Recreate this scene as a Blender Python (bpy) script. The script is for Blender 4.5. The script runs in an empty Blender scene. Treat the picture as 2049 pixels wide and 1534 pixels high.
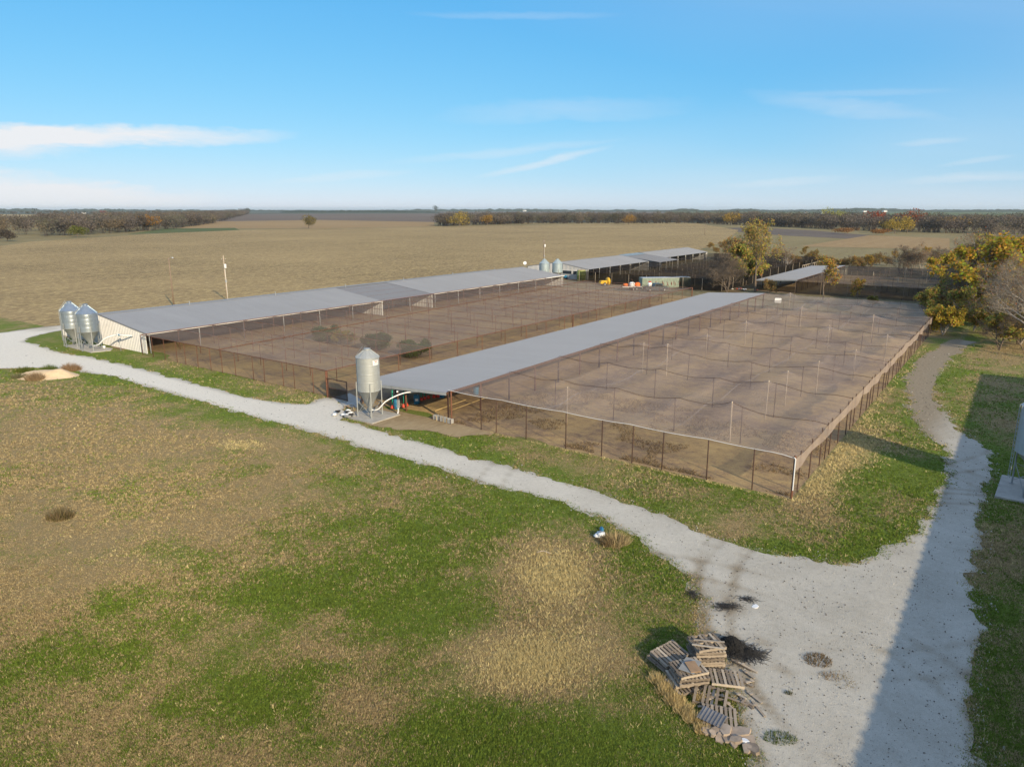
import bpy, math, random
import numpy as np
from mathutils import Vector, Matrix, Quaternion

# ------------------------------------------------------------------ camera, sky, sun, exposure
SC = bpy.context.scene
COL = SC.collection
F, CX, CY, HY, CAMZ = 1421.0, 1024.5, 767.0, 419.0, 18.0       # photograph's focal length / centre / horizon in px
PITCH = math.atan((CY - HY) / F)
VX, VY = 0.582 / math.hypot(.582, .813), 0.813 / math.hypot(.582, .813)
# the farm's own axes: +x runs right along the front fences, +y runs back along the barns; the camera hovers at CAM
CAM = (18.6 * VY + 68.1 * VX, 18.6 * VX - 68.1 * VY)
HEAD = (-VX, VY)
RIGHT = (VY, VX)

def P(x, y, z=0.0):
    """ground (or height z) point seen at photograph pixel x, y"""
    u, v = (x - CX) / F, (CY - y) / F
    c, s = math.cos(PITCH), math.sin(PITCH)
    dx, dy, dz = u, c + v * s, -s + v * c
    t = (z - CAMZ) / dz
    dx *= t; dy *= t
    return Vector((CAM[0] + RIGHT[0] * dx + HEAD[0] * dy, CAM[1] + RIGHT[1] * dx + HEAD[1] * dy, z))

cam_d = bpy.data.cameras.new('camera')
cam_d.sensor_fit = 'HORIZONTAL'; cam_d.sensor_width = 36.0
cam_d.lens = 36.0 * F / 2049.0
cam_d.clip_start = 0.5; cam_d.clip_end = 60000.0
cam = bpy.data.objects.new('camera', cam_d)
COL.objects.link(cam)
cam.location = (CAM[0], CAM[1], CAMZ)
cam.rotation_euler = (math.pi / 2 - PITCH, 0, math.atan2(VX, VY))
SC.camera = cam

SUN_EL = math.radians(22.5)
SUN_AZ = math.radians(115.0)                                    # clockwise from +y
sun_d = bpy.data.lights.new('sun', 'SUN')
sun_d.energy = 2.7; sun_d.angle = math.radians(0.55); sun_d.color = (1.0, 0.82, 0.56)
sun = bpy.data.objects.new('sun', sun_d)
COL.objects.link(sun)
_to = Vector((-math.sin(SUN_AZ) * math.cos(SUN_EL), -math.cos(SUN_AZ) * math.cos(SUN_EL), -math.sin(SUN_EL)))
sun.rotation_euler = _to.to_track_quat('-Z', 'Y').to_euler()
sun.location = (60, -60, 60)

W = bpy.data.worlds.new('World')
SC.world = W
W.use_nodes = True
wn, wl = W.node_tree.nodes, W.node_tree.links
wn.clear()

def wmath(op, a, b=None, c=None, clamp=False):
    n = wn.new('ShaderNodeMath'); n.operation = op; n.use_clamp = clamp
    for i, v in enumerate((a, b, c)):
        if v is None: continue
        if hasattr(v, 'is_output'): wl.new(v, n.inputs[i])
        else: n.inputs[i].default_value = v
    return n.outputs[0]

FILL_VEIL_OFF = (-1.67, -18.88, -2.7)  # noise offset picked so the added fill cloud lies overhead, outside the view
sky = wn.new('ShaderNodeTexSky')
sky.sky_type = 'NISHITA'; sky.sun_disc = False
sky.sun_elevation = SUN_EL; sky.sun_rotation = SUN_AZ
sky.altitude = 0; sky.air_density = 1.0; sky.dust_density = 0.0; sky.ozone_density = 3.0
sep = wn.new('ShaderNodeSeparateColor'); wl.new(sky.outputs[0], sep.inputs[0])
hs = wn.new('ShaderNodeCombineColor')                            # the photograph's clear, saturated blue: one response curve per channel, all over the sky
for i_, (k_, ref_, g_) in enumerate(((2.75, 8.76, 1.08), (3.7, 9.4, .55), (4.35, 7.1, .30))):
    wl.new(wmath('MULTIPLY', wmath('POWER', wmath('DIVIDE', sep.outputs[i_], ref_), g_), k_), hs.inputs[i_])
tc = wn.new('ShaderNodeTexCoord')
def wdot(v):
    n = wn.new('ShaderNodeVectorMath'); n.operation = 'DOT_PRODUCT'
    wl.new(tc.outputs['Generated'], n.inputs[0]); n.inputs[1].default_value = v
    return n.outputs['Value']
az = wmath('ARCTAN2', wdot((RIGHT[0], RIGHT[1], 0)), wdot((HEAD[0], HEAD[1], 0)))
el = wmath('ARCSINE', wdot((0, 0, 1)))
comb = wn.new('ShaderNodeCombineXYZ'); wl.new(az, comb.inputs[0]); wl.new(el, comb.inputs[1])
def wnoise(sx, sy, detail, rough, off=0.0, dist=0.0):
    m = wn.new('ShaderNodeMapping'); m.inputs['Scale'].default_value = (sx, sy, 1); m.inputs['Location'].default_value = (off, off * .7, off * .3)
    wl.new(comb.outputs[0], m.inputs['Vector'])
    n = wn.new('ShaderNodeTexNoise'); n.inputs['Scale'].default_value = 1; n.inputs['Detail'].default_value = detail
    n.inputs['Roughness'].default_value = rough; n.inputs['Distortion'].default_value = dist
    wl.new(m.outputs[0], n.inputs['Vector'])
    return n.outputs['Fac']
def azel(x, y):
    u, v = (x - CX) / F, (CY - y) / F
    c, s = math.cos(PITCH), math.sin(PITCH)
    d = Vector((u, c + v * s, -s + v * c)).normalized()
    return math.atan2(d.x, d.y), math.asin(d.z)
warp = wmath('SUBTRACT', wnoise(5, 22, 5, .6, 3.1), .5)
warp2 = wmath('SUBTRACT', wnoise(26, 70, 4, .65, 9.7), .5)
fine = wnoise(14, 130, 4, .6, 5.3, .6)
total = None
# wisps of cirrus: pixel centre, half length, half height (px), tilt (px rise over its half length), strength
for (x, y, hw, hh, tilt, k) in [(210, 274, 400, 26, 6, 1.05), (40, 290, 190, 34, 8, .7), (120, 400, 360, 34, 0, 1.25), (-60, 380, 300, 50, 0, .9),
                                (1085, 325, 150, 10, 34, .45), (1010, 303, 260, 10, 26, .22), (1130, 222, 290, 26, 14, .17), (1030, 33, 230, 9, 3, .15),
                                (1690, 212, 240, 22, -22, .18), (1740, 186, 200, 8, 4, .13), (1860, 284, 90, 8, 6, .2), (1560, 366, 160, 10, 12, .2),
                                (1960, 355, 200, 14, 14, .25), (690, 352, 160, 10, 14, .25), (1950, 322, 90, 7, 12, .2)]:
    a0, e0 = azel(x, y); a1, e1 = azel(x + hw, y - tilt); _, e2 = azel(x, y - hh)
    ra, re, sl = a1 - a0, e2 - e0, (e1 - e0) / (a1 - a0)
    da = wmath('SUBTRACT', az, a0)
    de = wmath('SUBTRACT', wmath('SUBTRACT', el, e0), wmath('MULTIPLY', da, sl))
    de = wmath('ADD', de, wmath('MULTIPLY', warp, re * 2.4))
    de = wmath('ADD', de, wmath('MULTIPLY', warp2, re * 1.0))
    q = wmath('ADD', wmath('POWER', wmath('ABSOLUTE', wmath('DIVIDE', da, ra)), 2.0), wmath('POWER', wmath('ABSOLUTE', wmath('DIVIDE', de, re)), 2.0))
    m = wmath('MULTIPLY', wmath('POWER', wmath('SUBTRACT', 1.0, q, clamp=True), 1.2), k)
    total = m if total is None else wmath('ADD', total, m)
# unseen cloud bank overhead, added to fill the shade (flat sheet in perspective)
dz_ = wmath('ADD', wmath('MAXIMUM', wdot((0, 0, 1)), 0.0), .11)
pl = wn.new('ShaderNodeCombineXYZ')
wl.new(wmath('DIVIDE', wdot((RIGHT[0], RIGHT[1], 0)), dz_), pl.inputs[0]); wl.new(wmath('DIVIDE', wdot((HEAD[0], HEAD[1], 0)), dz_), pl.inputs[1])
mp = wn.new('ShaderNodeMapping'); mp.inputs['Scale'].default_value = (.22, .62, 1); mp.inputs['Location'].default_value = (1.3, 4.1, 0); mp.inputs['Rotation'].default_value = (0, 0, -.12)
wl.new(pl.outputs[0], mp.inputs['Vector'])
vn = wn.new('ShaderNodeTexNoise'); vn.inputs['Scale'].default_value = 1; vn.inputs['Detail'].default_value = 7; vn.inputs['Roughness'].default_value = .58; vn.inputs['Distortion'].default_value = .5
wl.new(mp.outputs[0], vn.inputs['Vector'])
mp2 = wn.new('ShaderNodeMapping'); mp2.inputs['Scale'].default_value = (.085, .085, 1); mp2.inputs['Location'].default_value = FILL_VEIL_OFF
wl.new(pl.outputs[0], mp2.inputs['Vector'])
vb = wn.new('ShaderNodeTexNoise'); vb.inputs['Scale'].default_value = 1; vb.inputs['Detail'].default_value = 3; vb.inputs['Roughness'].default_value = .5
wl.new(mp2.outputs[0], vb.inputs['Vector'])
fill_bank = wmath('MULTIPLY', wmath('SUBTRACT', vb.outputs['Fac'], .44, clamp=True), 5.0, clamp=True)
fill_veil = wmath('MULTIPLY', fill_bank, wmath('ADD', .30, wmath('MULTIPLY', vn.outputs['Fac'], .75)), clamp=True)
mask = wmath('ADD', wmath('MULTIPLY', total, wmath('ADD', wmath('MULTIPLY', fine, 1.0), .45)), fill_veil)
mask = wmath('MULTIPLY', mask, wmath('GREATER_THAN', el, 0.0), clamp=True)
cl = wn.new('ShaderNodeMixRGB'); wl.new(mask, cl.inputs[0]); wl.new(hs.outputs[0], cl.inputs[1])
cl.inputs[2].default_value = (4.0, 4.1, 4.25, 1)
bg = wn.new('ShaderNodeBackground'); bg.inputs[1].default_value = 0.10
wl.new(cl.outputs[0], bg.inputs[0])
wo = wn.new('ShaderNodeOutputWorld'); wl.new(bg.outputs[0], wo.inputs[0])

SC.view_settings.view_transform = 'Standard'
SC.view_settings.look = 'None'
SC.view_settings.exposure = 1.1
SC.view_settings.gamma = 1.0
SC.view_settings.use_curve_mapping = False
SC.render.engine = 'CYCLES'
SC.cycles.transparent_max_bounces = 24
SC.cycles.max_bounces = 6
SC.cycles.use_denoising = True

# ------------------------------------------------------------------ helpers
RNG = random.Random(7)
NP = np.random.default_rng(7)

def lin(r, g, b):
    f = lambda c: (c / 255 / 12.92) if c / 255 <= .04045 else ((c / 255 + .055) / 1.055) ** 2.4
    return (f(r), f(g), f(b), 1)

class NT:
    """small node-tree writer for one material"""
    def __init__(s, name):
        s.m = bpy.data.materials.new(name); s.m.use_nodes = True
        s.n, s.l = s.m.node_tree.nodes, s.m.node_tree.links
        s.n.clear()
        s.out = s.n.new('ShaderNodeOutputMaterial')
    def put(s, sock, v):
        if hasattr(v, 'is_output'): s.l.new(v, sock)
        else: sock.default_value = v
    def math(s, op, a, b=None, clamp=False):
        n = s.n.new('ShaderNodeMath'); n.operation = op; n.use_clamp = clamp
        s.put(n.inputs[0], a)
        if b is not None: s.put(n.inputs[1], b)
        return n.outputs[0]
    def pos(s, kind='Object'):
        if kind == 'World': return s.n.new('ShaderNodeNewGeometry').outputs['Position']
        return s.n.new('ShaderNodeTexCoord').outputs[kind]
    def noise(s, vec, scale, detail=4, rough=.55, sc=(1, 1, 1), dist=0.0, rot=0.0):
        m = s.n.new('ShaderNodeMapping'); m.inputs['Scale'].default_value = sc; m.inputs['Rotation'].default_value = (0, 0, rot)
        s.l.new(vec, m.inputs['Vector'])
        n = s.n.new('ShaderNodeTexNoise'); n.inputs['Scale'].default_value = scale; n.inputs['Detail'].default_value = detail
        n.inputs['Roughness'].default_value = rough; n.inputs['Distortion'].default_value = dist
        s.l.new(m.outputs[0], n.inputs['Vector'])
        return n.outputs['Fac']
    def ramp(s, fac, *stops):
        n = s.n.new('ShaderNodeValToRGB')
        while len(n.color_ramp.elements) < len(stops): n.color_ramp.elements.new(.5)
        for e, (p, c) in zip(n.color_ramp.elements, stops):
            e.position = p; e.color = c if not isinstance(c, (int, float)) else (c, c, c, 1)
        s.l.new(fac, n.inputs[0])
        return n.outputs[0]
    def mix(s, fac, a, b, mode='MIX'):
        n = s.n.new('ShaderNodeMixRGB'); n.blend_type = mode
        s.put(n.inputs[0], fac); s.put(n.inputs[1], a); s.put(n.inputs[2], b)
        return n.outputs[0]
    def attr(s, name, out='Fac'):
        n = s.n.new('ShaderNodeAttribute'); n.attribute_name = name
        return n.outputs[out]
    def bump(s, h, strength=.5, dist=.05):
        n = s.n.new('ShaderNodeBump'); n.inputs['Strength'].default_value = strength; n.inputs['Distance'].default_value = dist
        s.l.new(h, n.inputs['Height'])
        return n.outputs[0]
    def bsdf(s, color, rough=.8, metal=0.0, normal=None, spec=.3):
        b = s.n.new('ShaderNodeBsdfPrincipled')
        s.put(b.inputs['Base Color'], color); s.put(b.inputs['Roughness'], rough); s.put(b.inputs['Metallic'], metal)
        b.inputs['Specular IOR Level'].default_value = spec
        if normal is not None: s.l.new(normal, b.inputs['Normal'])
        s.l.new(b.outputs[0], s.out.inputs[0])
        return b

def plain(name, c, rough=.7, metal=0.0, var=.18, scale=3.0, spec=.3, bump=0.0):
    t = NT(name)
    n = t.noise(t.pos('World'), scale, 5, .6)
    r = t.n.new('ShaderNodeObjectInfo').outputs['Random']
    f = t.math('ADD', t.math('MULTIPLY', n, 1.0), t.math('MULTIPLY', t.math('SUBTRACT', r, .5), .35))
    a = tuple(x * (1 - var) for x in c[:3]) + (1,); b = tuple(min(1, x * (1 + var)) for x in c[:3]) + (1,)
    col = t.ramp(f, (.25, a), (.75, b))
    t.bsdf(col, rough, metal, t.bump(n, bump, .02) if bump else None, spec)
    return t.m

M = {}
M['rust'] = plain('rusty_steel', (.15, .068, .042), .85, .1, .35, 6)
M['rust_dark'] = plain('dark_rusty_steel', (.085, .05, .038), .85, .1, .3, 5)
M['wood_pole'] = plain('weathered_pole', (.42, .35, .27), .85, 0, .25, 5)
M['dark_pole'] = plain('creosote_pole', (.20, .15, .11), .9, 0, .25, 4)
M['white_paint'] = plain('white_paint', (.72, .72, .70), .5, 0, .1, 2)
M['grey_metal'] = plain('grey_painted_steel', (.38, .40, .41), .5, .3, .12, 2)
M['blue_plastic'] = plain('blue_plastic', (.03, .17, .30), .4, 0, .12, 2)
M['green_plastic'] = plain('green_plastic', (.02, .26, .17), .4, 0, .1, 2)
M['red_plastic'] = plain('red_plastic', (.60, .07, .035), .4, 0, .1, 2)
M['orange_plastic'] = plain('orange_plastic', (.75, .17, .03), .4, 0, .1, 2)
M['yellow_paint'] = plain('yellow_paint', (.68, .40, .03), .45, 0, .15, 3)
M['green_paint'] = plain('faded_green_paint', (.24, .29, .235), .6, 0, .22, 2)
M['tank_green'] = plain('green_tank_paint', (.24, .30, .09), .55, 0, .2, 2)
M['black_rubber'] = plain('black_rubber', (.02, .02, .02), .8, 0, .2, 4)
M['dark_paint'] = plain('dark_grey_car_paint', (.06, .075, .085), .3, .2, .15, 3, .5)
M['glass'] = plain('tinted_glass', (.03, .04, .05), .08, 0, .1, 2, .6)
M['concrete'] = plain('concrete', (.40, .38, .34), .9, 0, .2, 1.6, .2, .3)
M['slab'] = plain('broken_concrete', (.29, .235, .185), .92, 0, .35, 3, .2, .5)
M['cage'] = plain('cage_panel', (.42, .42, .40), .6, .2, .2, 5)
M['straw_frame'] = plain('yellowed_wood', (.45, .33, .15), .8, 0, .2, 5)
M['white_plastic'] = plain('white_plastic', (.75, .76, .76), .45, 0, .06, 2)
M['tin_blue'] = plain('weathered_tin_sheet', (.20, .20, .21), .6, .3, .25, 3)
M['soot'] = plain('burnt_netting', (.035, .035, .036), .95, 0, .3, 6)
M['plywood'] = plain('weathered_plywood', (.27, .18, .11), .9, 0, .2, 4)
M['grey_board'] = plain('grey_board', (.26, .26, .25), .9, 0, .15, 4)
M['print'] = plain('faded_red_print', (.55, .25, .22), .6)
M['sand'] = plain('sand_heap', (.55, .42, .27), .95, 0, .15, 2.5, .1, .6)

def galvanised(name, c, rough, metal, var):
    t = NT(name)
    p = t.pos('Object')
    n = t.noise(p, 2.2, 5, .6)
    st = t.noise(p, 1.0, 4, .6, (3.0, 3.0, .25))
    col = t.mix(t.math('MULTIPLY', st, .5), t.ramp(n, (.3, tuple(x * (1 - var) for x in c) + (1,)), (.7, tuple(x * (1 + var) for x in c) + (1,))), (.30, .29, .27, 1))
    t.bsdf(col, t.math('ADD', rough, t.math('MULTIPLY', n, .12)), metal, None, .5)
    return t.m
M['galv'] = galvanised('galvanised_steel', (.47, .54, .59), .30, .85, .08)
M['galv_blue_shade'] = galvanised('blue_grey_shade_galvanised_steel', (.34, .44, .49), .5, .25, .08)  # blue-grey steel; bluish shade of the right-hand bin put into its colour
M['galv_old'] = galvanised('dull_galvanised_steel', (.42, .45, .45), .55, .45, .1)
M['galv_leg'] = galvanised('galvanised_leg_steel', (.33, .36, .37), .5, .4, .08)

def roofing(name, c, streak):
    t = NT(name)
    p = t.pos('World')
    r = t.n.new('ShaderNodeObjectInfo').outputs['Random']
    n = t.noise(p, .18, 5, .65, (.35, 1, 1))
    n2 = t.noise(p, 3.0, 4, .6, (.08, 1.2, 1))
    f = t.math('ADD', t.math('MULTIPLY', n, .6), t.math('ADD', t.math('MULTIPLY', n2, .35), t.math('MULTIPLY', r, .10)))
    col = t.ramp(f, (.25, tuple(x * (1 - streak) for x in c) + (1,)), (.8, tuple(x * (1 + streak) for x in c) + (1,)))
    t.bsdf(col, .55, .25, None, .35)
    return t.m
M['roof'] = roofing('galvalume_roofing', (.325, .325, .325), .12)
M['roof_dull'] = roofing('dull_roofing', (.245, .245, .25), .10)
M['roof_shed'] = roofing('grey_shed_roofing', (.35, .35, .35), .08)
M['roof_blue'] = roofing('blue_grey_roofing', (.24, .31, .36), .1)
M['wall_tin'] = plain('corrugated_wall_sheet', (.56, .56, .56), .5, .2, .08, 1.5)

def netting(name, c, alpha, var=.25, streak=(1, 1, 1), scale=.35):
    t = NT(name)
    p = t.pos('World')
    n = t.noise(p, scale, 5, .6, streak)
    a = t.math('MULTIPLY', t.ramp(n, (.25, 1 - var), (.75, 1 + var)), alpha, clamp=True)
    d = t.n.new('ShaderNodeBsdfDiffuse'); d.inputs[0].default_value = c + (1,)
    tr = t.n.new('ShaderNodeBsdfTransparent')
    tl = t.n.new('ShaderNodeBsdfTranslucent'); tl.inputs[0].default_value = c + (1,)
    m0 = t.n.new('ShaderNodeMixShader'); m0.inputs[0].default_value = .35
    t.l.new(d.outputs[0], m0.inputs[1]); t.l.new(tl.outputs[0], m0.inputs[2])
    m1 = t.n.new('ShaderNodeMixShader'); t.l.new(a, m1.inputs[0])
    t.l.new(tr.outputs[0], m1.inputs[1]); t.l.new(m0.outputs[0], m1.inputs[2])
    t.l.new(m1.outputs[0], t.out.inputs[0])
    return t.m
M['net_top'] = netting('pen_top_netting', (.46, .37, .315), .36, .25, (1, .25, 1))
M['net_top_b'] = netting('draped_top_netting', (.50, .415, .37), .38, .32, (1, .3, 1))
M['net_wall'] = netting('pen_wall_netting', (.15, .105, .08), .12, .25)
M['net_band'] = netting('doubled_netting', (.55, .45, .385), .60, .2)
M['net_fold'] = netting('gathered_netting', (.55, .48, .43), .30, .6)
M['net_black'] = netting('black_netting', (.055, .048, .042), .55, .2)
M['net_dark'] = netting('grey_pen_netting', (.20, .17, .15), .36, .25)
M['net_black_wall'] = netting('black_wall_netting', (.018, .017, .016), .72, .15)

class MB:
    """collects shapes; build() links them as ONE mesh object"""
    def __init__(s): s.v, s.f = [], []
    def add(s, vs, fs):
        o = len(s.v); s.v += [tuple(p) for p in vs]; s.f += [tuple(i + o for i in f) for f in fs]
        return s
    def box(s, c, d, rz=0.0, mat=None):
        x, y, z = d[0] / 2, d[1] / 2, d[2] / 2
        pts = [Vector((sx * x, sy * y, sz * z)) for sz in (-1, 1) for sx, sy in ((-1, -1), (1, -1), (1, 1), (-1, 1))]
        R = mat if mat is not None else Matrix.Rotation(rz, 3, 'Z')
        pts = [R @ p + Vector(c) for p in pts]
        return s.add(pts, [(3, 2, 1, 0), (4, 5, 6, 7), (0, 1, 5, 4), (1, 2, 6, 5), (2, 3, 7, 6), (3, 0, 4, 7)])
    def beam(s, p, q, w, h=None):
        h = h or w
        p, q = Vector(p), Vector(q); d = (q - p).normalized()
        a = d.cross(Vector((0, 0, 1)))
        a = Vector((1, 0, 0)) if a.length < 1e-4 else a.normalized()
        b = a.cross(d)
        vs = []
        for o in (p, q):
            for sa, sb in ((-1, -1), (1, -1), (1, 1), (-1, 1)): vs.append(o + a * sa * w / 2 + b * sb * h / 2)
        return s.add(vs, [(3, 2, 1, 0), (4, 5, 6, 7), (0, 1, 5, 4), (1, 2, 6, 5), (2, 3, 7, 6), (3, 0, 4, 7)])
    def tube(s, pts, r, n=8, caps=True):
        pts = [Vector(p) for p in pts]
        rs = r if isinstance(r, (list, tuple)) else [r] * len(pts)
        o = len(s.v); ref = None
        for i, p in enumerate(pts):
            d = (pts[min(i + 1, len(pts) - 1)] - pts[max(i - 1, 0)]).normalized()
            if ref is None:
                ref = d.cross(Vector((0, 0, 1)))
                if ref.length < 1e-3: ref = Vector((1, 0, 0))
            a = (ref - d * ref.dot(d)).normalized(); ref = a; b = d.cross(a)
            for k in range(n):
                t = 2 * math.pi * k / n
                s.v.append(tuple(p + (a * math.cos(t) + b * math.sin(t)) * rs[i]))
        for i in range(len(pts) - 1):
            for k in range(n):
                k2 = (k + 1) % n
                s.f.append((o + i * n + k, o + i * n + k2, o + (i + 1) * n + k2, o + (i + 1) * n + k))
        if caps:
            s.f.append(tuple(o + k for k in reversed(range(n)))); e = o + (len(pts) - 1) * n
            s.f.append(tuple(e + k for k in range(n)))
        return s
    def lathe(s, prof, n=24, c=(0, 0, 0), a0=0.0, a1=2 * math.pi):
        o = len(s.v); full = abs(a1 - a0 - 2 * math.pi) < 1e-6; m = n if full else n + 1
        for (r, z) in prof:
            for k in range(m):
                t = a0 + (a1 - a0) * k / n
                s.v.append((c[0] + r * math.cos(t), c[1] + r * math.sin(t), c[2] + z))
        for i in range(len(prof) - 1):
            for k in range(n):
                k2 = (k + 1) % m
                s.f.append((o + i * m + k, o + i * m + k2, o + (i + 1) * m + k2, o + (i + 1) * m + k))
        return s
    def prism(s, poly, y0, y1, axis='y'):
        n = len(poly)
        mk = (lambda a, b, t: (a, t, b)) if axis == 'y' else ((lambda a, b, t: (t, a, b)) if axis == 'x' else (lambda a, b, t: (a, b, t)))
        vs = [mk(a, b, y0) for a, b in poly] + [mk(a, b, y1) for a, b in poly]
        fs = [tuple(range(n)), tuple(reversed(range(n, 2 * n)))] + [(i, i + n, (i + 1) % n + n, (i + 1) % n) for i in range(n)]
        return s.add(vs, fs)
    def data(s, name, smooth=False, off=(0, 0, 0)):
        me = bpy.data.meshes.new(name)
        me.from_pydata([(a - off[0], b - off[1], c - off[2]) for a, b, c in s.v], [], s.f)
        if smooth: me.polygons.foreach_set('use_smooth', [True] * len(me.polygons))
        me.update()
        return me
    def build(s, name, mat, parent=None, smooth=False, world=False):
        off = parent.location if (world and parent is not None) else (0, 0, 0)
        if world and parent is not None and parent.parent is not None: off = Vector(off) + parent.parent.location
        me = s.data(name, smooth, off)
        me.materials.append(M[mat] if isinstance(mat, str) else mat)
        return link(name, me, parent)

def link(name, me, parent=None, loc=(0, 0, 0), rz=0.0, scale=None):
    o = bpy.data.objects.new(name, me); COL.objects.link(o)
    o.parent = parent; o.location = loc
    if rz: o.rotation_euler = (0, 0, rz)
    if scale: o.scale = scale
    return o

def tag(o, label, cat, group=None):
    o['label'] = label; o['category'] = cat
    if group: o['group'] = group
    return o

def thing(name, label, cat, loc=(0, 0, 0), rz=0.0, group=None):
    o = bpy.data.objects.new(name, None); COL.objects.link(o)
    o.empty_display_size = .3
    o.location = loc; o.rotation_euler = (0, 0, rz)
    return tag(o, label, cat, group)

def copy_tree(o, parent=None):
    c = o.copy(); COL.objects.link(c); c.parent = parent
    for ch in list(o.children): copy_tree(ch, c)
    return c

def fast_mesh(name, v, tri, mat, col=None, parent=None, smooth=False):
    v = np.asarray(v, np.float32).reshape(-1, 3); tri = np.asarray(tri, np.int32); k = tri.shape[1]
    me = bpy.data.meshes.new(name)
    me.vertices.add(len(v)); me.vertices.foreach_set('co', v.ravel())
    me.loops.add(tri.size); me.loops.foreach_set('vertex_index', tri.ravel())
    me.polygons.add(len(tri)); me.polygons.foreach_set('loop_start', np.arange(0, tri.size, k, dtype=np.int32))
    me.polygons.foreach_set('loop_total', np.full(len(tri), k, np.int32))
    if smooth: me.polygons.foreach_set('use_smooth', np.ones(len(tri), bool))
    if col is not None:
        for nm, arr in col.items():
            arr = np.asarray(arr, np.float32)
            if arr.ndim == 1:
                at = me.attributes.new(nm, 'FLOAT', 'POINT'); at.data.foreach_set('value', arr)
            else:
                at = me.attributes.new(nm, 'FLOAT_COLOR', 'POINT')
                at.data.foreach_set('color', np.concatenate([arr, np.ones((len(arr), 1), np.float32)], 1).ravel())
    me.update(calc_edges=True)
    me.materials.append(M[mat] if isinstance(mat, str) else mat)
    return me

def vnoise(x, y, scale, seed, octaves=4, rough=.5):
    out = np.zeros_like(x, float); amp, tot = 1.0, 0.0
    for o in range(octaves):
        r = np.random.default_rng(seed * 31 + o).random((128, 128))
        X, Y = x / scale * 2 ** o, y / scale * 2 ** o
        i, j = np.floor(X).astype(int), np.floor(Y).astype(int); fx, fy = X - i, Y - j
        fx = fx * fx * (3 - 2 * fx); fy = fy * fy * (3 - 2 * fy)
        i0, i1, j0, j1 = i % 128, (i + 1) % 128, j % 128, (j + 1) % 128
        out += amp * ((r[i0, j0] * (1 - fx) + r[i1, j0] * fx) * (1 - fy) + (r[i0, j1] * (1 - fx) + r[i1, j1] * fx) * fy)
        tot += amp; amp *= rough
    return out / tot

def project(x, y, z=0.0):
    """ground point -> photograph pixel (numpy)"""
    dx, dy = x - CAM[0], y - CAM[1]
    X = dx * RIGHT[0] + dy * RIGHT[1]; Y = dx * HEAD[0] + dy * HEAD[1]; Z = z - CAMZ
    c, s = math.cos(PITCH), math.sin(PITCH)
    zc = Y * c - Z * s; yc = Y * s + Z * c
    zc = np.where(zc < .5, .5, zc)
    return CX + F * X / zc, CY - F * yc / zc, Y * c - Z * s

def sdist(x, y, poly):
    """signed distance to a polygon, positive inside (numpy)"""
    d = np.full(x.shape, 1e9); inside = np.zeros(x.shape, bool); n = len(poly)
    for i in range(n):
        ax, ay = poly[i]; bx, by = poly[(i + 1) % n]
        ex, ey = bx - ax, by - ay; L2 = ex * ex + ey * ey + 1e-12
        t = np.clip(((x - ax) * ex + (y - ay) * ey) / L2, 0, 1)
        d = np.minimum(d, (x - ax - t * ex) ** 2 + (y - ay - t * ey) ** 2)
        cr = (ay > y) != (by > y)
        if ay != by: inside ^= cr & (x < ex * (y - ay) / (by - ay) + ax)
    d = np.sqrt(d)
    return np.where(inside, d, -d)

def contour_mesh(xs, ys, f, z):
    """triangles of the region f > 0 of a grid, with an interpolated border"""
    nx, ny = len(xs), len(ys)
    V, T, key = [], [], {}
    def vert(k, p):
        if k not in key: key[k] = len(V); V.append(p)
        return key[k]
    ins = f > 0
    cnt = ins[:-1, :-1].astype(int) + ins[1:, :-1] + ins[1:, 1:] + ins[:-1, 1:]
    for i, j in zip(*np.nonzero(cnt)):
        cs = ((i, j), (i + 1, j), (i + 1, j + 1), (i, j + 1)); ring = []
        for q in range(4):
            a, b = cs[q], cs[(q + 1) % 4]
            fa, fb = f[a], f[b]
            if fa > 0: ring.append(vert(a, (xs[a[0]], ys[a[1]])))
            if (fa > 0) != (fb > 0):
                t = fa / (fa - fb); e = (min(a, b), max(a, b))
                ring.append(vert(e, (xs[a[0]] + t * (xs[b[0]] - xs[a[0]]), ys[a[1]] + t * (ys[b[1]] - ys[a[1]]))))
        for q in range(1, len(ring) - 1): T.append((ring[0], ring[q], ring[q + 1]))
    V = np.array(V); zz = z(V[:, 0], V[:, 1]) if callable(z) else np.full(len(V), z)
    return np.column_stack([V, zz]), np.array(T)

def struct(o):
    o['kind'] = 'structure'
    return o

def sheet(name, pts, z, mat):
    me = bpy.data.meshes.new(name)
    me.from_pydata([(p[0], p[1], z) for p in pts], [], [tuple(range(len(pts)))])
    me.update()
    if me.polygons[0].normal.z < 0: me.flip_normals()
    me.materials.append(mat if not isinstance(mat, str) else M[mat])
    return struct(link(name, me))

def px(*pts): return [P(x, y) for x, y in pts]

# ------------------------------------------------------------------ ground, fields, lawn, roads
def field_mat(name, a, b, c, row=1.0, rowdir=0.0, big=.02, fleck=.5, relief=.06):
    t = NT(name); p = t.pos('World')
    n1 = t.noise(p, big, 5, .6)
    rows = t.noise(p, 1.0, 5, .65, (1.3 * row, .045 * row, 1), .2, rowdir)
    rows2 = t.noise(p, 1.0, 4, .7, (.30 * row, .006 * row, 1), .1, rowdir)
    fl = t.noise(p, 2.2 * row, 3, .7, (1, .35, 1), 0, rowdir)
    f = t.math('ADD', t.math('MULTIPLY', n1, .5), t.math('ADD', t.math('MULTIPLY', rows, .35), t.math('MULTIPLY', rows2, .35)))
    col = t.ramp(f, (.38, a), (.78, b))
    col = t.mix(t.math('MULTIPLY', t.ramp(fl, (.50, 0.0), (.62, 1.0)), fleck), col, c)
    h = t.math('ADD', rows, t.math('MULTIPLY', fl, .6))
    t.bsdf(col, .95, 0, t.bump(h, .7, relief), .1)
    return t.m
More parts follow.
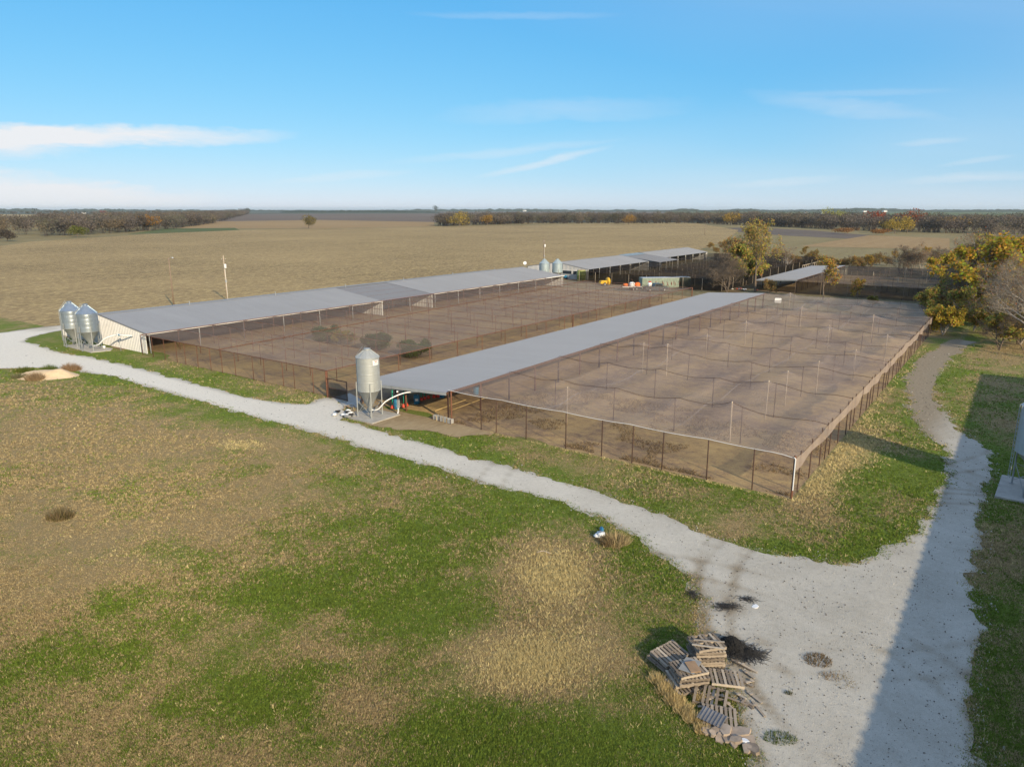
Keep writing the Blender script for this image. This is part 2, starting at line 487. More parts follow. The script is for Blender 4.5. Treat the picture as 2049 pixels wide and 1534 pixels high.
m_stubble = field_mat('stubble_soil', (.125, .09, .048, 1), (.37, .27, .135, 1), (.60, .46, .21, 1), 1.0, 0.0, .013, .75)
m_stubble2 = field_mat('tan_stubble', (.26, .175, .085, 1), (.35, .245, .125, 1), (.42, .32, .17, 1), .15, .3, .006, .3)
m_plowed = field_mat('ploughed_soil', (.12, .092, .075, 1), (.185, .145, .115, 1), (.22, .18, .13, 1), .05, .5, .003, .5)
m_dark = field_mat('dark_ploughed_soil', (.11, .09, .076, 1), (.165, .135, .11, 1), (.22, .18, .13, 1), .1, .2, .008, .3)
m_tan = field_mat('dry_hay', (.33, .25, .13, 1), (.42, .33, .17, 1), (.46, .37, .2, 1), .1, .2, .004, .3)
m_green = field_mat('young_crop', (.07, .10, .04, 1), (.13, .15, .06, 1), (.2, .19, .09, 1), .1, .2, .006, .3)
m_far = field_mat('distant_farmland', (.06, .075, .055, 1), (.12, .12, .085, 1), (.16, .14, .1, 1), .02, .7, .0012, .4)
m_grassland = field_mat('rough_pasture', (.17, .135, .065, 1), (.27, .22, .115, 1), (.30, .28, .13, 1), .3, 1.2, .012, .4)
m_yard = field_mat('yard_dirt', (.115, .105, .05, 1), (.24, .20, .12, 1), (.35, .31, .2, 1), .4, .9, .05, .35)

def far_ring(p, R):
    return [(p[0] + R * math.cos(t), p[1] + R * math.sin(t)) for t in [k * 2 * math.pi / 96 for k in range(96)]]
sheet('ground', far_ring(CAM, 26000), -.60, m_far)
sheet('pasture', px((-900, 520), (-900, 445), (2900, 445), (2900, 700), (2100, 760)) + [(70, 90), (-62, 90), (-62, 3), (-300, 3)], -.30, m_grassland)
sheet('stubble_field', [(-61.5, 2.6), (-61.5, 226)] + px((1395, 500), (1452, 482), (1478, 460), (1400, 447.5), (1200, 448), (870, 453), (618, 457.5), (480, 460), (300, 468), (60, 483), (-60, 500)) + [(-420, 2.6)], -.20, m_stubble)
sheet('tan_stubble_field', px((352, 456.5), (618, 457), (870, 452.5), (868, 444), (640, 440), (420, 443)), -.24, m_stubble2)
sheet('ploughed_field', px((418, 443), (640, 440.5), (868, 444.5), (1000, 440), (1000, 427), (640, 427.5), (497, 428)), -.42, m_plowed)
sheet('dark_ploughed_field', px((1410, 458), (1560, 470), (1720, 478), (1790, 474), (1620, 460), (1500, 454)), -.26, m_dark)
sheet('brown_field', px((1600, 492), (1900, 498), (1900, 476), (1740, 470)), -.25, m_stubble2)
sheet('grass_verge', px((255, 468), (480, 460), (470, 455.5), (330, 457)), -.22, m_green)
sheet('hay_field', px((-300, 452), (0, 449), (120, 442), (330, 433), (330, 429.5), (-300, 428)), -.40, m_tan)
sheet('hay_strip', px((1030, 447.6), (1400, 447.2), (1490, 452), (1480, 448.5), (1400, 444.6), (1030, 445.5)), -.23, m_tan)
sheet('crop_field', px((1330, 431), (2300, 434), (2300, 424), (1330, 423)), -.50, m_green)
sheet('distant_ploughed_field', px((880, 428), (1330, 430), (1330, 424), (880, 423.5)), -.50, m_dark)
sheet('yard_ground', [(-61.5, 3), (46, 3), (46, 90), (74, 92), (74, 232), (-61.5, 232)], -.06, m_yard)

# main gravel road, its forecourt and the dirt track, outlined from the photograph
ROAD = px((-160, 690), (0, 666), (60, 657), (132, 650), (150, 652), (150, 657), (110, 663), (70, 672), (45, 683), (75, 690), (110, 703), (190, 717), (260, 733), (330, 752), (410, 773),
          (480, 792), (560, 806), (612, 808), (648, 797), (676, 801), (688, 812), (690, 826), (684, 840), (780, 868), (900, 902), (1000, 930), (1100, 955), (1200, 987),
          (1300, 1024), (1400, 1062), (1500, 1094), (1600, 1113), (1680, 1126), (1740, 1119), (1800, 1091), (1850, 1041), (1880, 990), (1893, 942),
          (1888, 905), (1860, 872), (1830, 838), (1811, 795), (1815, 752), (1842, 715), (1885, 690), (1915, 678), (1950, 684), (1905, 716), (1868, 760),
          (1876, 800), (1902, 840), (1938, 872), (1976, 906), (1981, 950), (1966, 1010), (1960, 1060), (1951, 1130), (1946, 1200), (1962, 1250),
          (1958, 1310), (1940, 1380), (1935, 1450), (1948, 1534), (1960, 1680), (1560, 1680), (1520, 1534), (1500, 1480), (1462, 1425),
          (1440, 1370), (1402, 1300), (1394, 1250), (1398, 1215), (1380, 1180), (1362, 1148), (1310, 1105), (1250, 1062), (1190, 1031), (1100, 1002),
          (1000, 977), (900, 945), (800, 916), (700, 887), (600, 857), (500, 833), (420, 810), (351, 789), (300, 774), (230, 756), (160, 742), (100, 735), (0, 738), (-160, 755))
RP = [(p.x, p.y) for p in ROAD]
RX, RY = np.arange(-78, 72, .27), np.arange(-46, 74, .27)
GX, GY = np.meshgrid(RX, RY, indexing='ij')
RSD = sdist(GX, GY, RP)
rough_edge = (vnoise(GX, GY, 2.6, 3, 3, .6) - .5) * 1.1 + (vnoise(GX, GY, .75, 4, 2, .7) - .5) * 1.1
RF = RSD + rough_edge
def road_sd(x, y):
    i = np.clip(((x - RX[0]) / .27).astype(int), 0, len(RX) - 1); j = np.clip(((y - RY[0]) / .27).astype(int), 0, len(RY) - 1)
    return RSD[i, j]
def road_f(x, y):
    i = np.clip(((x - RX[0]) / .27).astype(int), 0, len(RX) - 1); j = np.clip(((y - RY[0]) / .27).astype(int), 0, len(RY) - 1)
    return RF[i, j]

def blob(sx, sy, spots):
    """sum of soft spots given in photograph pixels: x, y, half width, half height, value"""
    out = np.zeros_like(sx)
    for (x, y, w, h, k) in spots:
        out += k * np.exp(-(((sx - x) / w) ** 2 + ((sy - y) / h) ** 2))
    return out
DRY = [(150, 800, 330, 45, .10), (60, 880, 260, 70, .30), (330, 900, 210, 55, .33), (60, 1020, 240, 80, .42), (330, 1040, 240, 50, .25), (520, 890, 110, 30, .25),
       (450, 960, 150, 45, .22), (620, 960, 120, 40, .05), (900, 960, 70, 22, .12), (1110, 1150, 105, 75, .95), (1080, 1330, 130, 75, .95), (720, 1420, 75, 50, .50),
       (640, 1310, 70, 26, .30), (160, 1440, 110, 55, .35), (40, 1180, 130, 60, .32), (430, 1500, 120, 40, .25), (500, 1190, 150, 40, .15), (1430, 1250, 45, 55, .25),
       (870, 1080, 130, 60, -.34), (620, 1200, 160, 60, -.30), (200, 1330, 200, 60, -.22), (560, 1420, 140, 70, -.28), (330, 1240, 120, 40, -.15), (900, 1250, 120, 80, -.30),
       (900, 1450, 180, 80, -.30), (1180, 1480, 150, 70, -.32), (1250, 1180, 60, 70, -.25), (470, 850, 90, 26, -.25), (420, 770, 160, 22, -.12), (1000, 1010, 140, 26, -.18),
       (230, 700, 170, 22, -.30), (480, 775, 120, 14, -.08), (930, 880, 160, 18, -.18), (1180, 955, 150, 22, -.12), (1330, 985, 130, 20, .22), (1480, 1060, 170, 26, .28), (1630, 1010, 70, 40, .30),
       (1700, 900, 80, 40, .30), (1760, 1080, 90, 35, -.18), (1790, 950, 70, 30, -.20), (1560, 1090, 120, 14, -.25), (1780, 820, 40, 90, .05), (1960, 760, 60, 80, -.05),
       (2010, 1100, 70, 70, .35), (2000, 1350, 60, 120, -.15), (2010, 700, 60, 22, .35), (1850, 690, 60, 25, .15), (320, 770, 260, 12, .10), (640, 795, 60, 10, .1)]
STRAW = [(1110, 1150, 100, 72, .9), (1080, 1330, 130, 74, .8), (480, 890, 70, 16, .8), (1640, 960, 60, 45, .7), (1750, 860, 60, 70, .45), (1690, 905, 60, 30, .7), (1400, 1040, 60, 18, .35), (1880, 890, 60, 14, .4),
         (1280, 950, 140, 16, .3), (560, 800, 110, 10, .45), (1340, 1390, 30, 60, .3), (300, 1110, 170, 35, .28)]
LX, LY = np.arange(-100, 78, .5), np.arange(-48, 100, .5)
lx, ly = np.meshgrid(LX, LY, indexing='ij')
spx, spy, szc = project(lx, ly)
def dry_map(x, y):
    sx, sy, zc = project(x, y)
    d = .47 + blob(sx, sy, DRY) + (vnoise(x, y, 9, 11, 4, .6) - .5) * .70 + (vnoise(x, y, 2.4, 12, 3, .65) - .5) * .95
    rs = road_sd(x, y)
    d -= .22 * np.exp(-((rs + .8) / .9) ** 2)
    return np.clip(d, 0, 1), np.clip(blob(sx, sy, STRAW) + (vnoise(x, y, 3, 15, 3) - .55) * .5, 0, 1)
dm, sm = dry_map(lx, ly)
lz = (vnoise(lx, ly, 6, 21, 3) - .5) * .12
keep = ((ly < 3.2) | (lx > 44.2)) & (lx < 77.5)
hgt_mask = np.clip((3.2 - ly) / 3, 0, 1) * (lx < 46) + np.clip((lx - 44.2) / 3, 0, 1) * (lx >= 46)
lz *= np.clip(-RF[np.clip(((lx - RX[0]) / .27).astype(int), 0, len(RX) - 1), np.clip(((ly - RY[0]) / .27).astype(int), 0, len(RY) - 1)] / 1.5, 0, 1) * np.clip(hgt_mask, 0, 1)
lz = np.maximum(lz, -.02)

t = NT('lawn_turf'); p = t.pos('World')
dry, straw, grit = t.attr('dry'), t.attr('straw'), t.attr('grit')
n_fine, n_mid, n_tiny = t.noise(p, 5.5, 5, .7), t.noise(p, 1.3, 5, .65), t.noise(p, 22, 3, .7)
f = t.math('ADD', dry, t.math('ADD', t.math('MULTIPLY', t.math('SUBTRACT', n_fine, .5), 1.1), t.math('MULTIPLY', t.math('SUBTRACT', n_mid, .5), .8)))
green = t.ramp(n_tiny, (.28, (.068, .105, .018, 1)), (.52, (.148, .205, .038, 1)), (.75, (.23, .275, .07, 1)))
brown = t.ramp(n_tiny, (.28, (.17, .128, .062, 1)), (.52, (.32, .245, .125, 1)), (.78, (.46, .37, .20, 1)))
col = t.mix(t.ramp(f, (.26, 0.0), (.74, 1.0)), green, brown)
pale = t.ramp(n_tiny, (.3, (.28, .215, .095, 1)), (.7, (.58, .475, .22, 1)))
col = t.mix(t.math('MULTIPLY', t.ramp(t.math('ADD', straw, t.math('MULTIPLY', t.math('SUBTRACT', n_fine, .5), .9)), (.4, 0.0), (.75, 1.0)), .85), col, pale)
col = t.mix(t.ramp(t.math('ADD', grit, t.math('MULTIPLY', t.math('SUBTRACT', n_fine, .5), 1.5)), (.48, 0.0), (.72, 1.0)), col, t.ramp(n_tiny, (.3, (.30, .27, .21, 1)), (.7, (.52, .49, .42, 1))))
t.bsdf(col, .95, 0, t.bump(t.math('ADD', n_fine, t.math('MULTIPLY', n_tiny, .7)), .9, .10), .1)
m_lawn = t.m
idx = np.arange(lx.size).reshape(lx.shape)
ok = keep[:-1, :-1] & keep[1:, :-1] & keep[1:, 1:] & keep[:-1, 1:]
quads = np.stack([idx[:-1, :-1][ok], idx[1:, :-1][ok], idx[1:, 1:][ok], idx[:-1, 1:][ok]], 1)
struct(link('lawn', fast_mesh('lawn', np.stack([lx, ly, lz], -1), quads, m_lawn, {'dry': dm.ravel(), 'straw': sm.ravel(), 'grit': np.clip(.62 * np.exp(-np.abs(road_f(lx, ly)) / .45), 0, 1).ravel()}, smooth=True)))

# gravel
t = NT('limestone_gravel'); p = t.pos('World')
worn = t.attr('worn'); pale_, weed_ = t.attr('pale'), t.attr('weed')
n1, n2, n3 = t.noise(p, .35, 5, .6), t.noise(p, 4.0, 5, .7), t.noise(p, 26, 3, .75)
base = t.ramp(t.math('ADD', t.math('MULTIPLY', n1, .6), t.math('MULTIPLY', n2, .4)), (.3, (.36, .335, .28, 1)), (.7, (.53, .505, .44, 1)))
base = t.mix(t.math('MULTIPLY', t.ramp(n3, (.32, 1.0), (.46, 0.0)), .55), base, (.24, .21, .17, 1))
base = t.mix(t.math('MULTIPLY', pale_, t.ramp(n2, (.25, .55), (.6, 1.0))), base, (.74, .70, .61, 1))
soil = t.ramp(t.math('ADD', t.math('MULTIPLY', n2, .7), t.math('MULTIPLY', n3, .3)), (.3, (.17, .135, .09, 1)), (.7, (.36, .31, .23, 1)))
col = t.mix(t.ramp(t.math('ADD', worn, t.math('MULTIPLY', t.math('SUBTRACT', n2, .5), .8)), (.25, 0.0), (.9, 1.0)), base, soil)
col = t.mix(t.ramp(t.math('ADD', weed_, t.math('MULTIPLY', t.math('SUBTRACT', n2, .5), 1.4)), (.45, 0.0), (.8, 1.0)), col, t.ramp(n3, (.3, (.12, .125, .035, 1)), (.7, (.30, .25, .11, 1))))
t.bsdf(col, .95, 0, t.bump(t.math('ADD', n3, n2), .7, .05), .12)
m_gravel = t.m
rv, rt = contour_mesh(RX, RY, RF, .03)
rx_, ry_, _ = project(rv[:, 0], rv[:, 1])
edge = np.clip(1 - road_sd(rv[:, 0], rv[:, 1]) / .9, 0, 1)
wv = blob(rx_, ry_, [(1850, 790, 60, 110, .85), (1900, 700, 60, 40, .9), (1470, 1215, 60, 22, .35), (1410, 1190, 40, 30, .4), (1650, 1330, 40, 30, .2), (1960, 1100, 20, 120, .3), (1950, 1400, 25, 150, .35), (60, 657, 120, 8, .5), (1500, 1400, 60, 60, .2), (1400, 1330, 60, 80, .35), (1455, 1455, 40, 40, .5)]) + edge * .35
# wheel tracks that follow the road's edges, and tyre arcs across the forecourt
rsd = road_sd(rv[:, 0], rv[:, 1])
wv += .22 * np.exp(-((rsd - 1.25) / .3) ** 2) * (vnoise(rv[:, 0], rv[:, 1], 5, 33, 2) > .42) + .14 * np.exp(-((rsd - 2.6) / .35) ** 2)
for (cx_, cy_, rad, wd, k) in [(1500, 1000, 16.0, .3, .3), (1500, 1000, 17.8, .3, .3), (2150, 1250, 14.5, .28, .25), (2150, 1250, 16.4, .28, .35), (1250, 1500, 13.0, .3, .35), (1250, 1500, 14.8, .3, .35), (1600, 820, 15.2, .22, .35), (1600, 820, 16.9, .22, .35), (2350, 1350, 17.0, .25, .4), (2350, 1350, 18.7, .25, .4)]:
    c0 = P(cx_, cy_); dd = np.hypot(rv[:, 0] - c0.x, rv[:, 1] - c0.y)
    wv += k * np.exp(-((dd - rad) / wd) ** 2)
track = np.exp(-(((rx_ - 1850) / 75) ** 2 + ((ry_ - 770) / 95) ** 2))
weed = np.clip(1.15 * track * np.exp(-((np.minimum(rsd, 1.7) - 1.75) / .40) ** 2) + .55 * np.clip(1 - rsd / .5, 0, 1) * (vnoise(rv[:, 0], rv[:, 1], .9, 44, 2)), 0, 1)
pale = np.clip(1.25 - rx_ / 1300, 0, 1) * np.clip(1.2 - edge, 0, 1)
wv += .35 * np.exp(-((rsd - .75) / .2) ** 2) * track
lift = (vnoise(rv[:, 0], rv[:, 1], 1.5, 40, 3) - .5) * .03 - .02 * np.clip(wv, 0, 1)
rv[:, 2] = np.maximum(.03 + lift, .012)
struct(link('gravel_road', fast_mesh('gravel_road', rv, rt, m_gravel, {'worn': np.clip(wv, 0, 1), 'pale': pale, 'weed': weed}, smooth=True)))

# pen floors
def pen_floor(name, x0, x1, y0, y1, z, straw, dark, seed):
    t = NT(name + '_soil'); p = t.pos('World')
    a = t.noise(p, .12 + .01 * seed, 5, .6, (1, .55, 1)); b = t.noise(p, 1.1, 5, .7); c = t.noise(p, 7, 4, .7)
    st_ = t.noise(p, .9, 3, .6, (.05, .55, 1))
    f = t.math('ADD', t.math('MULTIPLY', a, .45), t.math('ADD', t.math('MULTIPLY', b, .32), t.math('ADD', t.math('MULTIPLY', c, .22), t.math('MULTIPLY', st_, .17))))
    col = t.ramp(f, (.43, tuple(v * dark for v in (.10, .064, .042)) + (1,)), (.53, tuple(v * dark for v in (.25, .18, .122)) + (1,)), (.61, (.36 * straw, .26 * straw, .135 * straw, 1)), (.74, (.50 * straw, .37 * straw, .18 * straw, 1)))
    t.bsdf(col, .95, 0, t.bump(t.math('ADD', b, c), .7, .08), .1)
    return sheet(name, [(x0, y0), (x1, y0), (x1, y1), (x0, y1)], z, t.m)

BARE = px((690, 806), (735, 806), (800, 812), (900, 838), (985, 868), (915, 872), (850, 862), (800, 860), (760, 855), (700, 838))
BX_, BY_ = np.arange(2, 24, .25), np.arange(-9, 2.2, .25)
bx_, by_ = np.meshgrid(BX_, BY_, indexing='ij')
BP = [(p_.x, p_.y) for p_ in BARE]
bf = sdist(bx_, by_, BP) + (vnoise(bx_, by_, 1.5, 91, 3, .6) - .5) * 1.6
bf = np.where((by_ > .3) | (RF[np.clip(((bx_ - RX[0]) / .27).astype(int), 0, len(RX) - 1), np.clip(((by_ - RY[0]) / .27).astype(int), 0, len(RY) - 1)] > -.1), -1, bf)
m_bare = field_mat('bare_yard_soil', (.22, .16, .09, 1), (.36, .28, .17, 1), (.42, .34, .21, 1), 1.2, .4, .2, .4)
bv, bt = contour_mesh(BX_, BY_, bf, .045)
struct(link('bare_soil', fast_mesh('bare_soil', bv, bt, m_bare)))

# ------------------------------------------------------------------ buildings
def corrugated(mb, a, b, zlo, zhi, pitch=.42, depth=.10):
    """ribbed sheet wall from a to b (plan points); zlo / zhi are functions of 0..1 along it"""
    a, b = Vector((a[0], a[1], 0)), Vector((b[0], b[1], 0)); d = b - a; L = d.length; d.normalize()
    n = Vector((d.y, -d.x, 0)); k = max(1, round(L / pitch)); pts = []
    for i in range(k):
        for fr, off in ((0, 0), (.55, 0), (.67, 1), (.88, 1)): pts.append(((i + fr) / k, off))
    pts.append((1, 0))
    vs, fs = [], []
    for s_, o in pts:
        q = a + d * (L * s_) + n * depth * o
        vs += [(q.x, q.y, zlo(s_)), (q.x, q.y, zhi(s_))]
    for i in range(len(pts) - 1): fs.append((2 * i, 2 * i + 2, 2 * i + 3, 2 * i + 1))
    return mb.add(vs, fs)

def roof_panels(parent, name, x0, z0, x1, z1, y0, y1, mat, pitch=.92, rib=.04, overhang=0.0, jitter=.0):
    """sheets side by side along y, each from the low edge (x0, z0) to the high edge (x1, z1); alike sheets share a mesh"""
    n = max(1, round((y1 - y0) / pitch)); w = (y1 - y0) / n
    prof = []
    for q in range(3):
        prof += [(w * (q + .08) / 3, 0), (w * (q + .30) / 3, 0), (w * (q + .42) / 3, rib), (w * (q + .62) / 3, rib), (w * (q + .74) / 3, 0)]
    prof.append((w * .998, 0)); prof.insert(0, (0.004, 0))
    nx = Vector((-(z1 - z0), 0, (x1 - x0))).normalized()
    if nx.z < 0: nx = -nx
    mb = MB(); vs, fs = [], []
    for (yy, h) in prof:
        for (ex, ez) in ((0, 0), (x1 - x0, z1 - z0)): vs.append((ex + nx.x * h, yy, ez + nx.z * h))
    m = len(prof)
    for (yy, h) in prof:
        for (ex, ez) in ((0, 0), (x1 - x0, z1 - z0)): vs.append((ex + nx.x * (h - .012), yy, ez + nx.z * (h - .012)))
    for i in range(m - 1):
        fs.append((2 * i, 2 * i + 2, 2 * i + 3, 2 * i + 1)); o = 2 * m
        fs.append((o + 2 * i + 1, o + 2 * i + 3, o + 2 * i + 2, o + 2 * i))
        fs.append((2 * i, o + 2 * i, o + 2 * i + 2, 2 * i + 2)); fs.append((2 * i + 1, 2 * i + 3, o + 2 * i + 3, o + 2 * i + 1))
    mb.add(vs, fs)
    me = mb.data(name); me.materials.append(M[mat])
    off = parent.location
    for i in range(n):
        link(name, me, parent, (x0 - off[0], y0 + i * w - off[1], z0 - off[2] + (RNG.random() - .5) * jitter))

def posts(parent, name, spots, r, h, mat, z0=0.0, n=8):
    me = MB().tube([(0, 0, 0), (0, 0, 1)], r, n).data(name, True); me.materials.append(M[mat])
    off = parent.location
    for s_ in spots:
        hh = s_[2] if len(s_) > 2 else h
        o = link(name, me, parent, (s_[0] - off[0], s_[1] - off[1], z0 - off[2]), 0, (1, 1, hh))
        o.rotation_euler = (RNG.uniform(-.012, .012), RNG.uniform(-.012, .012), RNG.uniform(0, 6))

def gable_barn(name, label, xr, xe, xb, y0, y1, ze, zr, zb, front_wall=True, group=None):
    b = thing(name, label, 'barn', ((xe + xb) / 2, y0, 0), 0, group)
    top = lambda x: zr - (zr - ze) * (x - xr) / (xe - xr) if x > xr else zr - (zr - zb) * (xr - x) / (xr - xb)
    for (yy, nm) in ((y0, 'end_wall'), (y1 - .15, 'end_wall')):
        corrugated(MB(), (xr, yy), (xe, yy), lambda s: .02, lambda s: top(xr + s * (xe - xr)) - .06).build(nm, 'wall_tin', b, world=True)
        corrugated(MB(), (xb, yy), (xr, yy), lambda s: .02, lambda s: top(xb + s * (xr - xb)) - .06).build(nm, 'wall_tin', b, world=True)
    corrugated(MB(), (xb, y1 - .2), (xb, y0 + .05), lambda s: .02, lambda s: zb - .08).build('back_wall', 'wall_tin', b, world=True)
    for (yy) in (y0 - .06,):
        MB().beam((xr, yy, zr + .02), (xe + .2, yy, ze - .01), .07, .16).beam((xr, yy, zr + .02), (xb - .2, yy, zb - .01), .07, .16).build('rake_trim', 'roof_dull', b, world=True)
    MB().beam((xr, y0 - .1, zr + .035), (xr, y1 + .1, zr + .035), .42, .05).build('ridge_cap', 'roof_dull', b, world=True)
    return b, top

# the long barn on the left
XE, XR, XB = -35.3, -47.2, -59.2
barn, top = gable_barn('long_barn', 'long low grey roofed barn along the stubble field, two feed bins at its near end', XR, XE, XB, 1.0, 102.5, 2.6, 4.05, 2.6)
for (a, b_, mt) in ((.9, 42.4, 'roof'), (42.4, 55.4, 'roof_dull'), (55.4, 102.6, 'roof')):
    dz = -.05 if mt == 'roof_dull' else 0
    roof_panels(barn, 'roof_panel', XE + .25, 2.57 + dz, XR, 4.05 + dz, a, b_, mt)
roof_panels(barn, 'back_roof_panel', XB - .25, 2.57, XR, 4.05, .9, 102.6, 'roof', 3.6)
MB().box((XE + .34, 21.7, 2.56), (.10, 41.4, .14)).build('gutter', 'white_paint', barn, world=True)
MB().box((XE + .34, 79, 2.56), (.10, 46.8, .14)).build('gutter', 'white_paint', barn, world=True)
posts(barn, 'post', [(XE + .05, 1.4 + 6.85 * k) for k in range(15)], .07, 2.52, 'grey_metal')
for yy in (42.4, 55.3):
    corrugated(MB(), (XE - 6.5, yy), (XE + .02, yy), lambda s: .02, lambda s: 3.25 - s * .72).build('partition_wall', 'wall_tin', barn, world=True)
    MB().box((XE + .05, yy, 1.28), (.16, .16, 2.5)).build('corner_post', 'white_paint', barn, world=True)
corrugated(MB(), (XE - 6.5, 42.6), (XE - 6.5, 55.1), lambda s: .02, lambda s: 3.2).build('breezeway_wall', 'wall_tin', barn, world=True)
MB().box((XE - .1, .92, 1.3), (.22, .14, 2.55)).build('corner_trim', 'white_paint', barn, world=True)
MB().box((XE - .75, .86, 2.2), (.28, .14, .16)).build('wall_light', 'white_plastic', barn, world=True)
for q in range(4):
    MB().beam((XE - 1 - 2.9 * q, 1.4, 2.62 + .35 * q), (XE - 1 - 2.9 * q, 102, 2.62 + .35 * q), .08, .16).build('purlin', 'rust', barn, world=True)
for k in range(6):
    MB().tube([(XR + .3, 14 + 15.3 * k, 4.0), (XR + .3, 14 + 15.3 * k, 4.5)], .06, 8).lathe([(.12, 0), (.12, .05), (.01, .12)], 8, (XR + .3, 14 + 15.3 * k, 4.48)).build('roof_vent', 'galv_leg', barn, world=True)

# open shed in the middle
SX0, SX1, SZ0, SZ1, SY0, SY1 = 4.8, 15.75, 2.12, 2.74, .2, 91.6
shed = thing('open_shed', 'long open-sided shed with flat grey roof between the two netted pens', 'shed', ((SX0 + SX1) / 2, SY0, 0))
roof_panels(shed, 'roof_panel', SX0, SZ0, SX1, SZ1, SY0, SY1, 'roof_shed')
MB().beam((SX0, SY0 - .05, SZ0 - .13), (SX1 + .05, SY0 - .05, SZ1 - .13), .05, .26).build('fascia', 'grey_metal', shed, world=True)
MB().box((SX1 + .04, (SY0 + SY1) / 2, SZ1 - .10), (.12, SY1 - SY0, .18)).build('eave_beam', 'rust', shed, world=True)
MB().box((SX0 + .04, (SY0 + SY1) / 2, SZ0 - .12), (.10, SY1 - SY0, .16)).build('eave_beam', 'rust', shed, world=True)
posts(shed, 'post', [(SX1 - .02, .5 + 4.5 * k, 2.6) for k in range(21)] + [(SX0 + .05, .5 + 4.5 * k, 2.0) for k in range(21)] + [(10.3, .9 + 9 * k, 2.3) for k in range(11)], .085, 2.6, 'rust')
for k in range(21):
    MB().beam((SX0, .5 + 4.5 * k, SZ0 - .1), (SX1, .5 + 4.5 * k, SZ1 - .1), .08, .14).build('rafter', 'rust_dark', shed, world=True)

# second barn beyond the yard: three roof sections at slightly different lines
b3, top3 = gable_barn('far_barn', 'farther pale roofed barn beyond the green tank and yard', -47.5, -38.0, -57, 119.0, 156, 2.8, 4.25, 2.8)
roof_panels(b3, 'roof_panel', -37.8, 2.77, -47.5, 4.25, 118.9, 156, 'roof')
roof_panels(b3, 'back_roof_panel', -57.2, 2.77, -47.5, 4.25, 118.9, 156, 'roof_blue', 3.6)
posts(b3, 'post', [(-38.05, 119.3 + 6.1 * k) for k in range(7)], .08, 2.75, 'white_paint')
for (a, w_) in ((-46.2, 3.4), (-42.4, 1.9), (-39.9, 1.5)):
    o = MB().box((a + w_ / 2, 118.93, 1.75), (w_, .08, .95)).build('window', 'glass', b3, world=True)
    mb = MB()
    for (c_, d_) in (((a + w_ / 2, 118.9, 2.26), (w_ + .16, .12, .09)), ((a + w_ / 2, 118.9, 1.24), (w_ + .16, .12, .09)), ((a - .04, 118.9, 1.75), (.09, .12, .93)), ((a + w_ + .04, 118.9, 1.75), (.09, .12, .93))): mb.box(c_, d_)
    mb.build('window_frame', 'white_paint', b3, world=True)
bz = thing('link_roof', 'dull grey roof section joining the two halves of the farther barn', 'shed', (-41, 156.2, 0))
roof_panels(bz, 'roof_panel', -34.4, 2.62, -47.5, 4.15, 156.2, 170.6, 'roof_dull')
roof_panels(bz, 'skylight_panel', -45.6, 4.02, -48.6, 4.32, 157, 170.0, 'roof_blue')
posts(bz, 'post', [(-34.6, 156.6 + 4.6 * k) for k in range(4)] + [(-47, 156.6 + 6.8 * k, 3.9) for k in range(3)], .08, 2.55, 'white_paint')
b4, _ = gable_barn('end_barn', 'farthest bright roofed barn at the end of the second barn row', -48.5, -40.8, -57, 171.4, 212, 2.85, 4.3, 2.85)
roof_panels(b4, 'roof_panel', -40.6, 2.82, -48.5, 4.3, 171.3, 212, 'roof')
roof_panels(b4, 'back_roof_panel', -57.2, 2.82, -48.5, 4.3, 171.3, 212, 'roof', 3.6)
posts(b4, 'post', [(-40.85, 171.8 + 6.6 * k) for k in range(7)], .08, 2.8, 'white_paint')
# second open shed
s4 = thing('small_open_shed', 'shorter open shed with bright metal roof behind the golden trees', 'shed', (9.5, 121, 0))
roof_panels(s4, 'roof_panel', 4.9, 2.35, 14.0, 2.85, 121, 172, 'roof_shed')
posts(s4, 'post', [(13.9, 121.3 + 5 * k, 2.75) for k in range(11)] + [(5.0, 121.3 + 5 * k, 2.3) for k in range(11)], .08, 2.7, 'rust_dark')
MB().box((14.02, 146.5, 2.76), (.1, 51, .16)).build('eave_beam', 'rust_dark', s4, world=True)
MB().beam((4.9, 120.95, 2.24), (14.0, 120.95, 2.74), .05, .2).build('fascia', 'grey_metal', s4, world=True)

# big barn just outside the right of the picture, whose long straight shadow lies over the gravel
edge0, edge1 = P(1790, 1534), P(1940, 745)
hh = 5.4
sh = Vector((_to.x, _to.y)) / -_to.z * hh
xe = ((edge0.x + edge1.x) / 2) - sh.x
ye = edge1.y - sh.y
bo, topo = gable_barn('shade_barn', 'grey metal barn outside the right edge that shades the gravel and grass', xe + 8, xe + 16, xe, -70, ye, hh - .6, hh + .4, hh)
roof_panels(bo, 'roof_panel', xe + 16.2, hh - .62, xe + 8, hh + .4, -70.1, ye + .1, 'roof', 3.6)
roof_panels(bo, 'back_roof_panel', xe - .1, hh - .02, xe + 8, hh + .4, -70.1, ye + .1, 'roof', 3.6)

# ------------------------------------------------------------------ netted pens
def grid_net(name, parent, xs, ys, zf, mat, smooth=True):
    X, Y = np.meshgrid(xs, ys, indexing='ij'); Z = zf(X, Y)
    ix = np.arange(X.size).reshape(X.shape)
    q = np.stack([ix[:-1, :-1].ravel(), ix[1:, :-1].ravel(), ix[1:, 1:].ravel(), ix[:-1, 1:].ravel()], 1)
    off = parent.location
    me = fast_mesh(name, np.stack([X - off[0], Y - off[1], Z - off[2]], -1), q, mat, smooth=smooth)
    return link(name, me, parent)

def wall_net(name, parent, a, b, z0, z1, mat):
    return MB().add([(a[0], a[1], z0), (b[0], b[1], z0), (b[0], b[1], z1), (a[0], a[1], z1)], [(0, 1, 2, 3)]).build(name, mat, parent, world=True)

